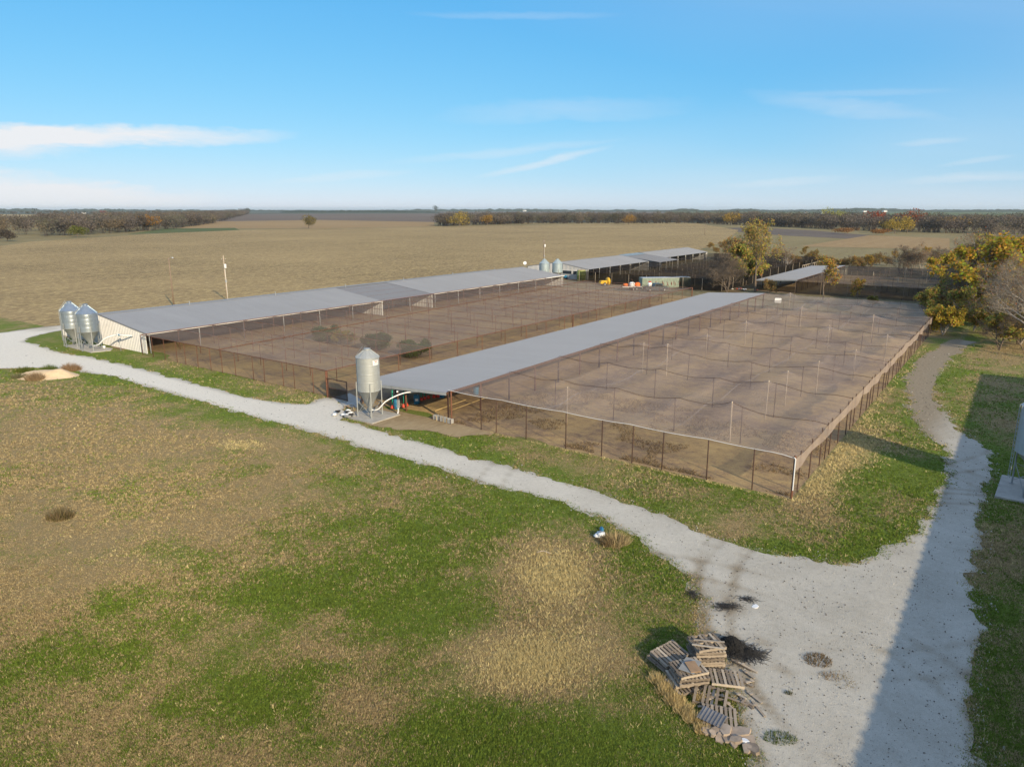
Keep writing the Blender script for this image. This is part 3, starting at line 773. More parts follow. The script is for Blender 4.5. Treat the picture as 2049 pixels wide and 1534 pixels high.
# --- pen between the long barn and the open shed
pen_floor('pen_ground', -58.6, 4.6, .35, 100.5, .01, .95, 1.0, 1)
penA = thing('netted_pen', 'broad netted pen on rust coloured posts between long barn and open shed', 'pen', (-17.5, 0, 0))
ZA, PA0, PA1, YA1 = 2.6, XE + .45, .5, 94.0
rows = [0.15 + (YA1 - .3) * k / 19 for k in range(20)]
def zA(X, Y):
    k = (Y - rows[0]) / (rows[1] - rows[0]); fr = k - np.floor(k)
    sag = .30 * (4 * fr * (1 - fr)) ** .8 * (.6 + .8 * vnoise(X, Y, 9, 51, 2))
    cross = np.clip(np.minimum(np.abs(X - PA0), np.minimum(np.abs(X - PA1), np.abs(X - (-18 - 6 * Y / 94)))) / 3, .25, 1)
    far = .35 * np.clip((Y - 55) / 40, 0, 1) * (.5 + vnoise(X, Y, 16, 53, 2)) * cross
    return ZA + .02 - sag * cross - far
grid_net('top_net', penA, np.linspace(PA0, PA1, 46), np.linspace(rows[0], rows[-1], 115), zA, 'net_top')
spots = []
for k, yy in enumerate(rows):
    n = 9 if k else 15
    for i in range(n):
        spots.append((PA0 + (PA1 - PA0) * i / (n - 1) + (RNG.uniform(-.5, .5) if 0 < i < n - 1 else 0), yy + RNG.uniform(-.08, .08)))
posts(penA, 'post', spots, .036, ZA, 'rust')
posts(penA, 'corner_post', [(PA1, -.02), (PA1, 47), (PA1, YA1)], .10, ZA + .05, 'rust')
for k, yy in enumerate(rows):
    MB().tube([(PA0, yy, ZA + .03), (PA1, yy, ZA + .03)], .026 if k else .04, 6).build('cross_rail', 'rust', penA, world=True)
for (xa, xb_) in ((PA1, PA1), (-18, -24), (PA0, PA0)):
    MB().tube([(xa, 0.1, ZA + .05), (xb_, YA1, ZA + .05)], .042, 6).build('long_rail', 'rust', penA, world=True)
MB().tube([(-12.2, 46, ZA + .05), (-12.6, YA1, ZA + .05)], .035, 6).build('long_rail', 'rust', penA, world=True)
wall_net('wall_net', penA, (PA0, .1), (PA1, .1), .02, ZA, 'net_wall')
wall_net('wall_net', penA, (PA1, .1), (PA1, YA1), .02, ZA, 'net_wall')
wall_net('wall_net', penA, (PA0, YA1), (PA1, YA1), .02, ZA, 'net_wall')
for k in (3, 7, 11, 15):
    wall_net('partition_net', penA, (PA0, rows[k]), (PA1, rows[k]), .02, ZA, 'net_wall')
# gathered seams where two nets are laced together
for k, (x0_, x1_, yy) in enumerate([(PA0, PA1, r_) for r_ in rows[1:]]):
    xs = np.linspace(x0_, x1_, 30)
    mb = MB(); vs, fs = [], []
    for i, xv in enumerate(xs):
        for d_ in (-.11, .11): vs.append((xv, yy + d_, ZA + .05 - abs(d_) * .3 - .04 * math.sin(i * 1.7 + k)))
    for i in range(len(xs) - 1): fs.append((2 * i, 2 * i + 2, 2 * i + 3, 2 * i + 1))
    mb.add(vs, fs).build('net_seam', 'net_band', penA, world=True)

# gate closing the alley beside the open shed
gate = thing('alley_gate', 'dark mesh gate between the pen corner and the feed bin', 'gate', (2.0, -.05, 0))
MB().box((2.0, -.05, 1.95), (2.9, .07, .07)).box((.75, -.05, 1.0), (.07, .07, 1.9)).box((3.4, -.05, 1.0), (.07, .07, 1.9)).box((2.07, -.05, .12), (2.6, .06, .06)).box((2.07, -.05, 1.05), (2.6, .06, .06)).build('gate_frame', 'rust_dark', gate, world=True)
wall_net('mesh_panel', gate, (.8, -.05), (3.36, -.05), .15, 1.02, 'net_black_wall')
wall_net('mesh_panel', gate, (.8, -.05), (3.36, -.05), 1.08, 1.92, 'net_wall')

# --- pen right of the open shed, its net hung over tall poles
pen_floor('pen_ground', SX0 - .2, 44.6, .35, 90.6, .014, 1.15, 1.05, 2)
penB = thing('tall_netted_pen', 'wide pen under a sagging draped net propped on tall poles, right of the open shed', 'pen', (30, 0, 0))
BX0, BX1, BY0, BY1, ZB = 15.85, 44.6, .4, 90.5, 2.75
tall = []
for (x, yb, yt) in [(1134, 848, 767), (1333, 752, 694), (1411, 724, 667), (1460, 884, 820), (1531, 838, 764), (1632, 792, 692), (1578, 622, 590), (1743, 678, 634), (1570, 812, 735), (1285, 745, 690), (1655, 700, 655),
                    (1490, 690, 650), (1600, 660, 622), (1768, 728, 680), (1706, 762, 716)]:
    b_ = P(x, yb)
    if BX0 < b_.x < BX1 and BY0 < b_.y < BY1: tall.append((b_.x, b_.y, 3.3 + .35 * RNG.random()))
brow = [BY0 + 9.0 * k for k in range(11)]
def zB(X, Y):
    k = (Y - BY0) / 9.0; fy = k - np.floor(k); kx = (X - BX0) / 5.75; fx = kx - np.floor(kx)
    sag = .34 * 4 * fy * (1 - fy) + .26 * 4 * fx * (1 - fx)
    edge = np.clip(np.minimum(np.minimum(X - BX0, BX1 - X), np.minimum(Y - BY0, BY1 - Y)) / 4.0, 0, 1)
    z = ZB + .14 - sag * (.3 + .7 * edge) + (vnoise(X, Y, 5, 61, 3) - .5) * .34 * edge + (vnoise(X, Y * .35, 2.2, 64, 2) - .5) * .16 * edge + (vnoise(X * .5, Y, .9, 67, 2) - .5) * .07 * edge
    for (a, b_, h_) in tall:
        d = np.hypot(X - a, Y - b_); z = np.maximum(z, h_ + .02 - 1.02 * d ** .62 * .42)
    droop = np.clip(1 - (BX1 - X) / 1.6, 0, 1)
    return z - .22 * droop ** 2 * (.5 + vnoise(X, Y, 3, 66, 2))
grid_net('top_net', penB, np.linspace(BX0, BX1, 130), np.linspace(BY0, BY1, 330), zB, 'net_top_b')
def zB1(x, y): return float(zB(np.array([x]), np.array([y]))[0])
posts(penB, 'tall_pole', tall, .055, 3.4, 'wood_pole')
spots = []
for k, yy in enumerate(brow):
    n = 6 if k else 11
    for i in range(n):
        xx = BX0 + (BX1 - BX0) * i / (n - 1) + (RNG.uniform(-.7, .7) if 0 < i < n - 1 else 0)
        spots.append((xx, yy, zB1(min(xx, BX1 - 1.8), min(yy, BY1)) if 0 < i < n - 1 and k else ZB + .1))
for k in range(30): spots.append((BX1, BY0 + 3 * k + 1.4, ZB + .1))
posts(penB, 'post', spots, .04, ZB, 'rust_dark')
posts(penB, 'corner_post', [(BX1, BY0), (BX1, BY1), (BX0 + .3, BY0)], .07, ZB + .15, 'rust')
for k, yy in enumerate(brow):
    pts = [(xv, min(yy, BY1 - .02), zB1(xv, min(yy, BY1 - .02)) + .03) for xv in np.linspace(BX0, BX1, 41)]
    MB().tube(pts, .018 if k else .02, 4).build('top_wire', 'white_paint' if k == 0 else 'rust_dark', penB, world=True)
for xx in (BX0 + 9.6, BX0 + 19.5):
    pts = [(xx, yv, zB1(xx, yv) + .03) for yv in np.linspace(BY0, BY1, 100)]
    mb = MB(); vs, fs = [], []
    for i, q in enumerate(pts):
        w_ = .05 + .10 * RNG.random()
        vs += [(q[0] - w_, q[1], q[2] - .02), (q[0] + w_, q[1], q[2] - .02)]
    for i in range(len(pts) - 1): fs.append((2 * i, 2 * i + 2, 2 * i + 3, 2 * i + 1))
    mb.add(vs, fs).build('net_seam', 'net_fold', penB, world=True)
MB().tube([(BX1 - .05, BY0 - .05, ZB + .05), (BX1 + .04, BY0 - .06, ZB - .05), (BX1 + .05, BY0 - .06, .6)], .04, 8).build('white_pipe', 'white_plastic', penB, world=True)
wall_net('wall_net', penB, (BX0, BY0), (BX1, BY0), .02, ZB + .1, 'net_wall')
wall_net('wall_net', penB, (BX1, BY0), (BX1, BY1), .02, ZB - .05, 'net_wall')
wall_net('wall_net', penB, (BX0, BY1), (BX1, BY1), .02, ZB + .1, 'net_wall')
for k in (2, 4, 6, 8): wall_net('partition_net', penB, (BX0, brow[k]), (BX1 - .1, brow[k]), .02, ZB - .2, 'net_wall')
# skirt of doubled net along the top of the right side
ys = np.linspace(BY0, BY1, 160)
vs, fs = [], []
for i, yv in enumerate(ys):
    lo = ZB - .85 - .18 * math.sin(yv * .9) * math.sin(yv * .23)
    vs += [(BX1 + .07 + .05 * math.sin(yv * 1.3), yv, lo), (BX1 + .05, yv, zB1(BX1 - .02, yv) + .03)]
    if i: fs.append((2 * i - 2, 2 * i, 2 * i + 1, 2 * i - 1))
MB().add(vs, fs).build('net_skirt', 'net_band', penB, world=True)

# --- the dark pens beyond the yard
def dark_pen(name, label, x0, x1, y0, y1, z, nx, ny, topmat, wallmat, seed, pole):
    pen = thing(name, label, 'pen', ((x0 + x1) / 2, y0, 0))
    sagf = lambda X, Y: z - .25 * np.abs(np.sin((X - x0) / (x1 - x0) * nx * math.pi)) * np.abs(np.sin((Y - y0) / (y1 - y0) * ny * math.pi)) + (vnoise(X, Y, 6, seed, 2) - .5) * .2
    grid_net('top_net', pen, np.linspace(x0, x1, 40), np.linspace(y0, y1, 60), sagf, topmat)
    posts(pen, 'post', [(x0 + (x1 - x0) * i / nx, y0 + (y1 - y0) * j / ny) for i in range(nx + 1) for j in range(ny + 1)], .045, z + .05, pole, n=6)
    for j in range(ny + 1):
        yy = y0 + (y1 - y0) * j / ny
        MB().tube([(x0, yy, z + .05), (x1, yy, z + .05)], .02, 5).build('cross_rail', 'rust_dark', pen, world=True)
    wall_net('wall_net', pen, (x0, y0), (x1, y0), .02, z, wallmat); wall_net('wall_net', pen, (x1, y0), (x1, y1), .02, z, wallmat)
    wall_net('wall_net', pen, (x0, y1), (x1, y1), .02, z, wallmat)
    return pen
pen_floor('pen_ground', -38, 3.2, 113.5, 214, .012, .45, .55, 3)
pen_floor('pen_ground', 4.6, 41, 119.2, 176, .010, .9, .95, 4)
pc = dark_pen('dark_netted_pen', 'dark net covered pen beside the farther barns, behind the green container', -37.6, -.4, 114, 210, 2.6, 8, 13, 'net_black', 'net_black_wall', 71, 'wood_pole')
pd = dark_pen('dark_low_pen', 'dark netted pen right of the shorter open shed', 14.1, 40.6, 119.6, 175, 2.6, 5, 7, 'net_dark', 'net_black_wall', 72, 'dark_pole')
posts(pd, 'tall_pole', [(p_.x, p_.y, 3.4) for p_ in (P(1745, 572), P(1810, 560), P(1852, 575), P(1794, 585), P(1690, 565)) if 14 < p_.x < 41], .06, 3.4, 'wood_pole')
wall_net('side_net', s4, (4.95, 120.9), (14.05, 120.9), .02, 1.3, 'net_black_wall')
# straw coloured timber rail run far right
rl = thing('timber_rail_fence', 'row of pale timber rails and posts at the far end of the dark pen', 'fence', (2, 176, 0))
for k in range(16): MB().box((1.6, 176 + 2.4 * k, 1.0), (.14, .14, 2.0)).build('post', 'wood_pole', rl, world=True)
MB().box((1.6, 194, 2.05), (.16, 36.4, .14)).build('rail', 'wood_pole', rl, world=True)

# ------------------------------------------------------------------ feed bins
def feed_bin(name, label, loc, D, cyl, hop, clear, roof, body_mat, nlegs=4, rz=0.0, ladder=None, group=None, sign=False, hose=None):
    b = thing(name, label, 'feed bin', loc, rz, group)
    R = D / 2; z0 = clear; z1 = z0 + hop; z2 = z1 + cyl; z3 = z2 + roof
    prof = []
    n = max(8, int(cyl / .075))
    for i in range(n):
        zz = z1 + cyl * i / n
        prof += [(R, zz), (R + .011, zz + cyl / n * .5)]
        if i and i % max(1, n // 4) == 0: prof += [(R + .02, zz + cyl / n * .62), (R + .02, zz + cyl / n * .85)]
    prof.append((R, z2))
    body = MB().lathe(prof, 40).build('bin_body', body_mat, b, True)
    for k in range(nlegs * 2):
        t = 2 * math.pi * (k + .5) / (nlegs * 2)
        MB().box(((R + .012) * math.cos(t), (R + .012) * math.sin(t), (z1 + z2) / 2), (.012, .05, cyl - .04), t).build('seam', body_mat, body)
    rf = MB().lathe([(R + .05, z2 - .03), (R + .05, z2 + .01), (.30, z3 - .12), (.29, z3 - .06)], 40).build('bin_roof', body_mat, b, False)
    for k in range(12):
        t = 2 * math.pi * k / 12
        MB().beam(((R + .04) * math.cos(t), (R + .04) * math.sin(t), z2 + .02), (.31 * math.cos(t), .31 * math.sin(t), z3 - .10), .04, .04).build('roof_rib', body_mat, rf)
    MB().lathe([(.30, z3 - .14), (.30, z3), (.26, z3 + .03), (.01, z3 + .05)], 24).build('lid', body_mat, b, False)
    MB().lathe([(.14, z0), (R * .96, z1 - .02), (R + .025, z1), (R + .025, z1 + .04), (R, z1 + .05)], 36).build('hopper', 'galv_old', b, True)
    MB().box((0, 0, z0 - .1), (.4, .4, .24)).build('boot', 'galv_leg', b)
    lr = R + .06
    for k in range(nlegs):
        t = 2 * math.pi * (k + .5) / nlegs; x, y = lr * math.cos(t), lr * math.sin(t)
        MB().box((x, y, (z1 + .8) / 2), (.035, .11, z1 + .8), t).box((x + .035 * math.cos(t), y + .035 * math.sin(t), (z1 + .8) / 2), (.06, .03, z1 + .8), t).box((x, y, .015), (.2, .2, .03), t).build('leg', 'galv_leg', b)
    br = MB()
    for k in range(nlegs):
        t, t2 = 2 * math.pi * (k + .5) / nlegs, 2 * math.pi * (k + 1.5) / nlegs
        A, B = (lr * math.cos(t), lr * math.sin(t)), (lr * math.cos(t2), lr * math.sin(t2))
        lo, hi = .25, min(z1 * .75, clear + .75)
        for (za, zb_) in ((lo, hi), (hi, lo)):
            MB().beam((*A, za), (*B, zb_), .04, .02).build('brace', 'galv_leg', b)
    if ladder is not None:
        lad = thing_part('ladder', b)
        c_, s_ = math.cos(ladder), math.sin(ladder); tx, ty = -s_, c_
        mb = MB()
        for sg in (-.17, .17):
            mb.tube([((R + .16) * c_ + tx * sg, (R + .16) * s_ + ty * sg, .9), ((R + .16) * c_ + tx * sg, (R + .16) * s_ + ty * sg, z2 + .1), (.42 * c_ + tx * sg, .42 * s_ + ty * sg, z3 + .12)], .025, 6)
        mb.build('rail', 'galv_leg', lad)
        for i in range(int((z2 - 1) / .3)):
            zz = 1.0 + .3 * i
            MB().tube([((R + .16) * c_ + tx * -.17, (R + .16) * s_ + ty * -.17, zz), ((R + .16) * c_ + tx * .17, (R + .16) * s_ + ty * .17, zz)], .015, 5).build('rung', 'galv_leg', lad)
    return b, (R, z0, z1, z2, z3)

def thing_part(name, parent):
    o = bpy.data.objects.new(name, None); COL.objects.link(o); o.parent = parent
    return o

def pad(name, label, poly, h, cat='slab'):
    c = sum((Vector((p.x, p.y, 0)) for p in poly), Vector()) / len(poly)
    mb = MB(); n = len(poly); pts = [p - c for p in poly]
    ar = sum(pts[i].x * pts[(i + 1) % n].y - pts[(i + 1) % n].x * pts[i].y for i in range(n))
    if ar < 0: pts = pts[::-1]
    mb.prism([(p.x, p.y) for p in pts], 0, h, 'z')
    o = mb.build(name, 'concrete')
    o.data.flip_normals() if o.data.polygons[0].normal.z > 0 and False else None
    o.location = (c.x, c.y, 0)
    return tag(o, label, cat)

def rect(cx, cy, w, d, rz=0.0):
    return [Vector((cx + math.cos(rz) * a - math.sin(rz) * b, cy + math.sin(rz) * a + math.cos(rz) * b, 0)) for a, b in ((-w / 2, -d / 2), (w / 2, -d / 2), (w / 2, d / 2), (-w / 2, d / 2))]

# toward the camera, from a spot near the bins
def toward(loc): return math.atan2(CAM[1] - loc[1], CAM[0] - loc[0])

c0 = P(741, 833)
pad('concrete_pad', 'square concrete pad under the single dull feed bin', rect(c0.x + .2, c0.y + .05, 3.6, 3.4, .0), .14)
c0.z = .14
binc, dims = feed_bin('feed_bin', 'single tall dull grey feed bin with white sign, standing before the open shed', c0, 2.0, 3.0, 1.7, .62, .72, 'galv_old', 4, math.radians(8), math.radians(172))
a = toward(c0) - math.radians(8)
sg = MB().lathe([(dims[0] + .035, dims[3] - .62), (dims[0] + .035, dims[3] - .18)], 10, (0, 0, 0), a + .42, a + 1.05).build('sign', 'white_plastic', binc)
for (d0, d1, zz, h_) in ((.50, .97, -.27, .05), (.62, .85, -.38, .07), (.52, .98, -.50, .04), (.66, .80, -.33, .03)):
    MB().lathe([(dims[0] + .04, dims[3] + zz), (dims[0] + .04, dims[3] + zz + h_)], 8, (0, 0, 0), a + d0, a + d1).build('lettering', 'print', sg)
def curve_pts(pts, n=10):
    """smooth polyline through points (Catmull-Rom)"""
    pts = [Vector(p) for p in pts]; out = []
    for i in range(len(pts) - 1):
        p0, p1, p2, p3 = pts[max(i - 1, 0)], pts[i], pts[i + 1], pts[min(i + 2, len(pts) - 1)]
        for k in range(n):
            t = k / n
            out.append(.5 * ((2 * p1) + (-p0 + p2) * t + (2 * p0 - 5 * p1 + 4 * p2 - p3) * t * t + (-p0 + 3 * p1 - 3 * p2 + p3) * t ** 3))
    return out + [pts[-1]]
hz = MB().tube(curve_pts([(c0.x, c0.y, .62), (c0.x + .7, c0.y + .3, .72), (c0.x + 1.35, c0.y + .8, 1.5), (c0.x + 2.2, c0.y + 2.0, 2.05), (c0.x + 3.0, c0.y + 3.1, 2.1)]), .055, 8).build('feed_hose', 'white_plastic', None, True)
tag(hz, 'white curved feed hose rising from the single bin to the shed roof', 'hose')

ca, cb = P(183, 700.5), P(151, 692.5)
pd_ = px((127, 692), (165, 689), (226, 698), (222, 702), (182, 706))
pad('concrete_pad', 'wide concrete pad under the pair of shiny feed bins', pd_, .10)
for (q, lab) in ((ca, 'shiny galvanised feed bin nearest the long barn wall, hose at its foot'), (cb, 'shiny galvanised feed bin at far left, partly hidden by its neighbour')):
    q.z = .10
    feed_bin('feed_bin', lab, q, 2.5, 2.35, 1.7, .75, 1.15, 'galv', 6, .3, toward(q) - .3 - 1.1, 'pair of bins at the long barn')
hz = MB().tube(curve_pts([(ca.x + .3, ca.y + .1, .6), (ca.x + 1.6, ca.y + .3, .9), (ca.x + 2.5, ca.y + .8, 1.7), (ca.x + 3.4, 1.0 - 1.4, 2.1), (ca.x + 4.6, -.05, 2.15), (ca.x + 5.4, .85, 2.05)]), .085, 8).build('feed_hose', 'white_plastic', None, True)
tag(hz, 'white feed hose from the pair of bins to the barn wall', 'hose')
mo = thing('auger_motor', 'small blue auger motor unit hung at the long barn wall', 'motor', (ca.x + 3.9, -.2, 2.15))
MB().tube([(-.3, -.05, 0), (.3, .05, .02)], .13, 12).build('housing', 'blue_plastic', mo)
MB().box((-.02, 0, 0), (.14, .34, .34)).build('clamp', 'white_plastic', mo)
MB().beam((0, 0, -.1), (.1, 0, -2.1), .05).build('stand', 'galv_leg', mo)
bk = P(209, 698.5)
o = thing('bucket', 'white plastic bucket on the pad beside the shiny bins', 'bucket', (bk.x, bk.y, .1))
MB().lathe([(.001, 0), (.14, 0), (.17, .36), (.155, .36), (.13, .03)], 16).build('pail', 'white_plastic', o, True)
MB().tube(curve_pts([(-.17, 0, .33), (-.1, .1, .2), (.1, .1, .2), (.17, 0, .33)], 4), .008, 5).build('handle', 'galv_leg', o)

for (x, lab) in ((1089, 'blue-grey feed bin in the yard below the dark utility pole'), (1115, 'blue-grey feed bin in the yard against the farther barn wall')):
    q = P(x, 563)
    feed_bin('feed_bin', lab, (q.x, q.y, 0), 2.5, 2.3, 1.6, .7, 1.1, 'galv_blue_shade', 4, 0, 2.5, 'yard bins')
q = P(2082, 990)
pad('concrete_pad', 'concrete pad at the right edge under the shaded feed bin', rect(q.x + .1, q.y, 4.8, 4.8, -.05), .14)
feed_bin('feed_bin', 'shaded blue-grey feed bin cut off by the right edge', (q.x, q.y, .14), 3.55, 3.0, 1.9, .75, 1.0, 'galv_blue_shade', 4, .25, toward(q) - .25 - 1.2)

# ------------------------------------------------------------------ utility poles
def utility_pole(label, base, h, kind, mat):
    o = thing('utility_pole', label, 'pole', (base.x, base.y, 0), 0)
    MB().tube([(0, 0, 0), (0, 0, h * .5), (.0, 0, h)], [.15, .125, .095], 10).build('shaft', mat, o, True)
    if kind == 'lamp':
        MB().tube([(0, 0, h - .25), (.5, .2, h + .1), (.8, .3, h + .05)], .035, 6).build('lamp_arm', 'galv_leg', o)
        MB().lathe([(.01, .12), (.14, .1), (.2, -.06), (.17, -.12), (.01, -.12)], 12, (.85, .32, h)).build('lamp_head', 'grey_metal', o)
    else:
        tr = MB().lathe([(.01, 0), (.22, 0), (.24, .1), (.24, .75), (.2, .85), (.01, .87)], 16, (.34, 0, h - 2.6)).build('transformer', 'white_paint', o, True)
        MB().tube([(.34, 0, h - 1.75), (.34, 0, h - 1.5)], .04, 8).build('bushing', 'rust_dark', tr)
        MB().box((0, .0, h - .9), (.1, .9, .1)).build('cross_arm', 'dark_pole', o)
        for s_ in (-.38, .38): MB().lathe([(.02, 0), (.05, .03), (.03, .08), (.05, .11), (.01, .15)], 8, (0, s_, h - .85)).build('insulator', 'white_plastic', o)
        MB().box((.2, 0, h - 1.2), (.3, .06, .06)).build('bracket', 'galv_leg', o)
        MB().tube([(.13, .05, .1), (.12, .05, h - 2.6)], .03, 6).build('conduit', 'white_plastic', o)
        MB().box((.16, 0, h * .42), (.12, .35, .5)).build('meter_box', 'grey_metal', o)
    return o
utility_pole('bare brown utility pole with lamp standing behind the long barn', P(348, 611), 9.1, 'lamp', 'dark_pole')
utility_pole('pale utility pole with white transformer behind the long barn', P(455, 599.5), 9.0, 'tr', 'wood_pole')
utility_pole('dark utility pole with transformer above the yard feed bins', P(1088, 537), 9.2, 'tr', 'dark_pole')
q = P(1410, 470); utility_pole('thin pole standing alone in the stubble beyond the far barns', q, 9, 'lamp', 'dark_pole')

# ------------------------------------------------------------------ under the open shed
for i, (x, y) in enumerate([(785.5, 817), (808, 814.5), (813.8, 812.5), (843, 801), (849.5, 799), (857, 797), (868, 795.5), (876, 794)]):
    q = P(x, y, .28)
    o = thing('hanging_feeder', ['hanging green tube feeder with red pan closest to the grey barrel post', 'hanging green feeder with red pan just right of the barrel by the post', 'hanging green feeder with red pan, third from the feed bin',
                                 'hanging green feeder with red pan just right of the labelled barrel', 'hanging feeder with red pan, second right of the labelled barrel', 'hanging feeder with red pan, third right of the labelled barrel',
                                 'hanging feeder with red pan, second from the shed corner', 'hanging feeder with red pan nearest the shed corner'][i], 'feeder', (q.x, q.y, .28), 0, 'feeders under the shed')
    MB().tube([(0, 0, .2), (.05 if i < 3 else 0, 0, 1.75)], .055, 10).build('tube', 'green_plastic', o, True)
    MB().lathe([(.01, 0), (.17, 0), (.19, .12), (.12, .20), (.1, .30), (.05, .34)], 14).build('pan', 'red_plastic', o, True)
    MB().tube([(0, 0, 1.7), (.03, 0, 2.15)], .008, 4).build('cord', 'rust_dark', o)
for i, (x, y, lab) in enumerate([(794, 817.5, 'blue barrel behind the conduit post under the shed'), (834, 808, 'blue barrel with pale label under the shed front'), (952.5, 789, 'blue barrel standing in the pen right of the shed eave'), (884, 795, 'blue barrel half hidden behind the shed corner post')]):
    q = P(x, y)
    o = thing('barrel', lab, 'barrel', (q.x, q.y, .02), 0, 'blue barrels')
    MB().lathe([(.01, 0), (.27, 0), (.285, .03), (.285, .27), (.3, .30), (.285, .33), (.285, .58), (.3, .61), (.285, .64), (.285, .86), (.27, .9), (.01, .88)], 20).build('drum', 'blue_plastic', o, True)
    if i == 1: MB().lathe([(.292, .35), (.292, .56)], 8, (0, 0, 0), toward(q) - .5, toward(q) + .5).build('paper_label', 'white_plastic', o)
    MB().lathe([(.01, .9), (.04, .9), (.04, .93), (.01, .93)], 8, (.15, 0, 0)).build('bung', 'white_plastic', o)
q = P(797.5, 829)
o = thing('meter_post', 'rusty post with grey electric box and white conduits by the feed hose', 'post', (q.x, q.y, 0))
MB().tube([(0, 0, 0), (0, 0, 2.1)], .06, 8).build('post', 'rust', o)
MB().box((.12, -.1, 1.15), (.22, .14, .5)).build('electric_box', 'grey_metal', o)
MB().box((.12, -.12, .78), (.28, .12, .14)).build('switch_box', 'grey_metal', o)
for s_ in (.05, .14): MB().tube(curve_pts([(s_, -.1, .9), (s_, -.12, .3), (s_ - .05, -.25, .02)], 5), .028, 6).build('conduit', 'white_plastic', o)
MB().lathe([(.01, 0), (.09, 0), (.09, .1), (.01, .12)], 10, (0, -.05, 2.1)).build('cap', 'white_plastic', o)
for i, x in enumerate((868, 875, 882, 889, 897)):
    q = P(x, 841 + i * 2.1)
    lab = ['small wire cage at the left end of the row by the shed corner post', 'small yellowed wire cage second in the row by the corner post', 'small wire cage in the middle of the row by the corner post', 'small pale cage just left of the shed corner post', 'small pale cage just right of the shed corner post'][i]
    o = thing('wire_cage', lab, 'cage', (q.x, q.y + .3, .02), RNG.uniform(-.2, .2), 'cages by the shed corner')
    for k in range(4): MB().box((-.17 + .113 * k, 0, .24), (.085, .36, .36)).build('panel', 'cage', o)
    for (sx, sy) in ((-.22, -.2), (.22, -.2), (.22, .2), (-.22, .2)): MB().box((sx, sy, .24), (.035, .035, .48)).build('upright', 'straw_frame' if i in (1, 3) else 'rust_dark', o)
# long poles lying in the pen
for i, (a, b_) in enumerate([((870, 824), (934, 806)), ((905, 822), (975, 801))]):
    p0, p1 = P(*a), P(*b_)
    o = MB().tube([(p0.x, p0.y, .1), (p1.x, p1.y, .35)], .045, 6).build('bamboo_pole', 'straw_frame')
    tag(o, ['pale pole lying on the dirt behind the cages', 'pale pole lying on the dirt right of the shed corner'][i], 'pole')
# apron of concrete and rubbish by the gate
pad('concrete_apron', 'worn concrete apron in front of the alley gate', px((664, 797), (700, 787), (722, 800), (712, 818), (692, 812)), .05)
def heap(name, label, cat, q, pieces, mats, size, flat=.25):
    o = thing(name, label, cat, (q.x, q.y, .05))
    r = random.Random(hash(label) % 1000 if False else len(label) * 13)
    for i in range(pieces):
        m = MB(); c = (r.gauss(0, size * .5), r.gauss(0, size * .35), .06 + .08 * r.random())
        prof = [(.01, -.05)] + [(.16 + .12 * r.random(), .02 + .05 * k) for k in range(3)] + [(.01, .16)]
        m.lathe(prof, 9, c)
        m.v = [(x + r.uniform(-.05, .05), y + r.uniform(-.05, .05), max(.0, z + r.uniform(-.03, .03))) for x, y, z in m.v]
        m.build('sack', mats[i % len(mats)], o, True)
    return o
heap('sack_heap', 'heap of white and dark plastic sacks beside the single feed bin pad', 'sacks', P(696, 831), 14, ['white_plastic', 'grey_board', 'white_plastic', 'soot'], 1.1)
o = thing('broken_crate', 'broken wooden crate pieces lying behind the plastic sacks', 'crate', P(702, 817))
for k in range(7): MB().box((RNG.uniform(-.8, .8), RNG.uniform(-.4, .4), .08 + .05 * k / 3), (RNG.uniform(.6, 1.1), .1, .03), RNG.uniform(0, 3)).build('board', 'straw_frame' if k % 2 else 'plywood', o)
wt = P(1557, 600, 2.6)
o = thing('white_panel', 'round cornered white panel hung near the far end of the open shed', 'panel', (wt.x, wt.y, 0))
MB().prism([(-.55, -.3), (-.45, -.42), (.45, -.42), (.55, -.3), (.55, .3), (.45, .42), (-.45, .42), (-.55, .3)], -.05, .05).build('board', 'white_plastic', o)
for ch in o.children: ch.location = (0, 0, 2.5); ch.rotation_euler = (0, 0, toward(wt) + math.pi / 2)
MB().tube([(0, .08, 0), (0, .08, 2.4)], .04, 6).build('post', 'rust_dark', o)

# ------------------------------------------------------------------ yard: container, truck, trailer, spreader, tank
ctl, ctr = P(1287, 579), P(1378, 577.5)
d = ctr - ctl; ang = math.atan2(d.y, d.x); L = 11.6
ct = thing('shipping_container', 'long faded green container with red spray marks parked before the dark pen', 'container', ((ctl.x + ctr.x) / 2 + HEAD[0] * 1.9, (ctl.y + ctr.y) / 2 + HEAD[1] * 1.9, 0), ang)
bodyc = MB()
for (y_, s_) in ((-1.2, 1), (1.2, -1)):
    corrugated(bodyc, (-L / 2, y_), (L / 2, y_), lambda s: .15, lambda s: 2.5, .36, .05 * s_)
bodyc.box((-L / 2, 0, 1.32), (.06, 2.4, 2.36)).box((L / 2, 0, 1.32), (.06, 2.4, 2.36))
bodyc.build('side_wall', 'green_paint', ct)
MB().box((0, 0, 2.52), (L + .06, 2.5, .08)).build('roof', 'grey_metal', ct)
for (a, b_) in ((-L / 2, -1.22), (L / 2, -1.22), (-L / 2, 1.22), (L / 2, 1.22)): MB().box((a, b_, 1.3), (.16, .16, 2.42)).build('corner_post', 'green_paint', ct)
MB().box((0, -1.24, .16), (L, .1, .16)).box((0, 1.24, .16), (L, .1, .16)).build('base_rail', 'rust_dark', ct)
for k in range(9):
    x = -3.6 + k * .95 + RNG.uniform(-.2, .2)
    m = MB()
    for s_ in range(3): m.beam((x + RNG.uniform(-.3, .3), -1.275, RNG.uniform(.6, 1.0)), (x + RNG.uniform(-.3, .3), -1.275, RNG.uniform(1.2, 1.9)), .10, .01)
    m.build('spray_mark', plain('red_spray_paint', (.50, .07, .06), .6) if k == 0 else bpy.data.materials['red_spray_paint'], ct)

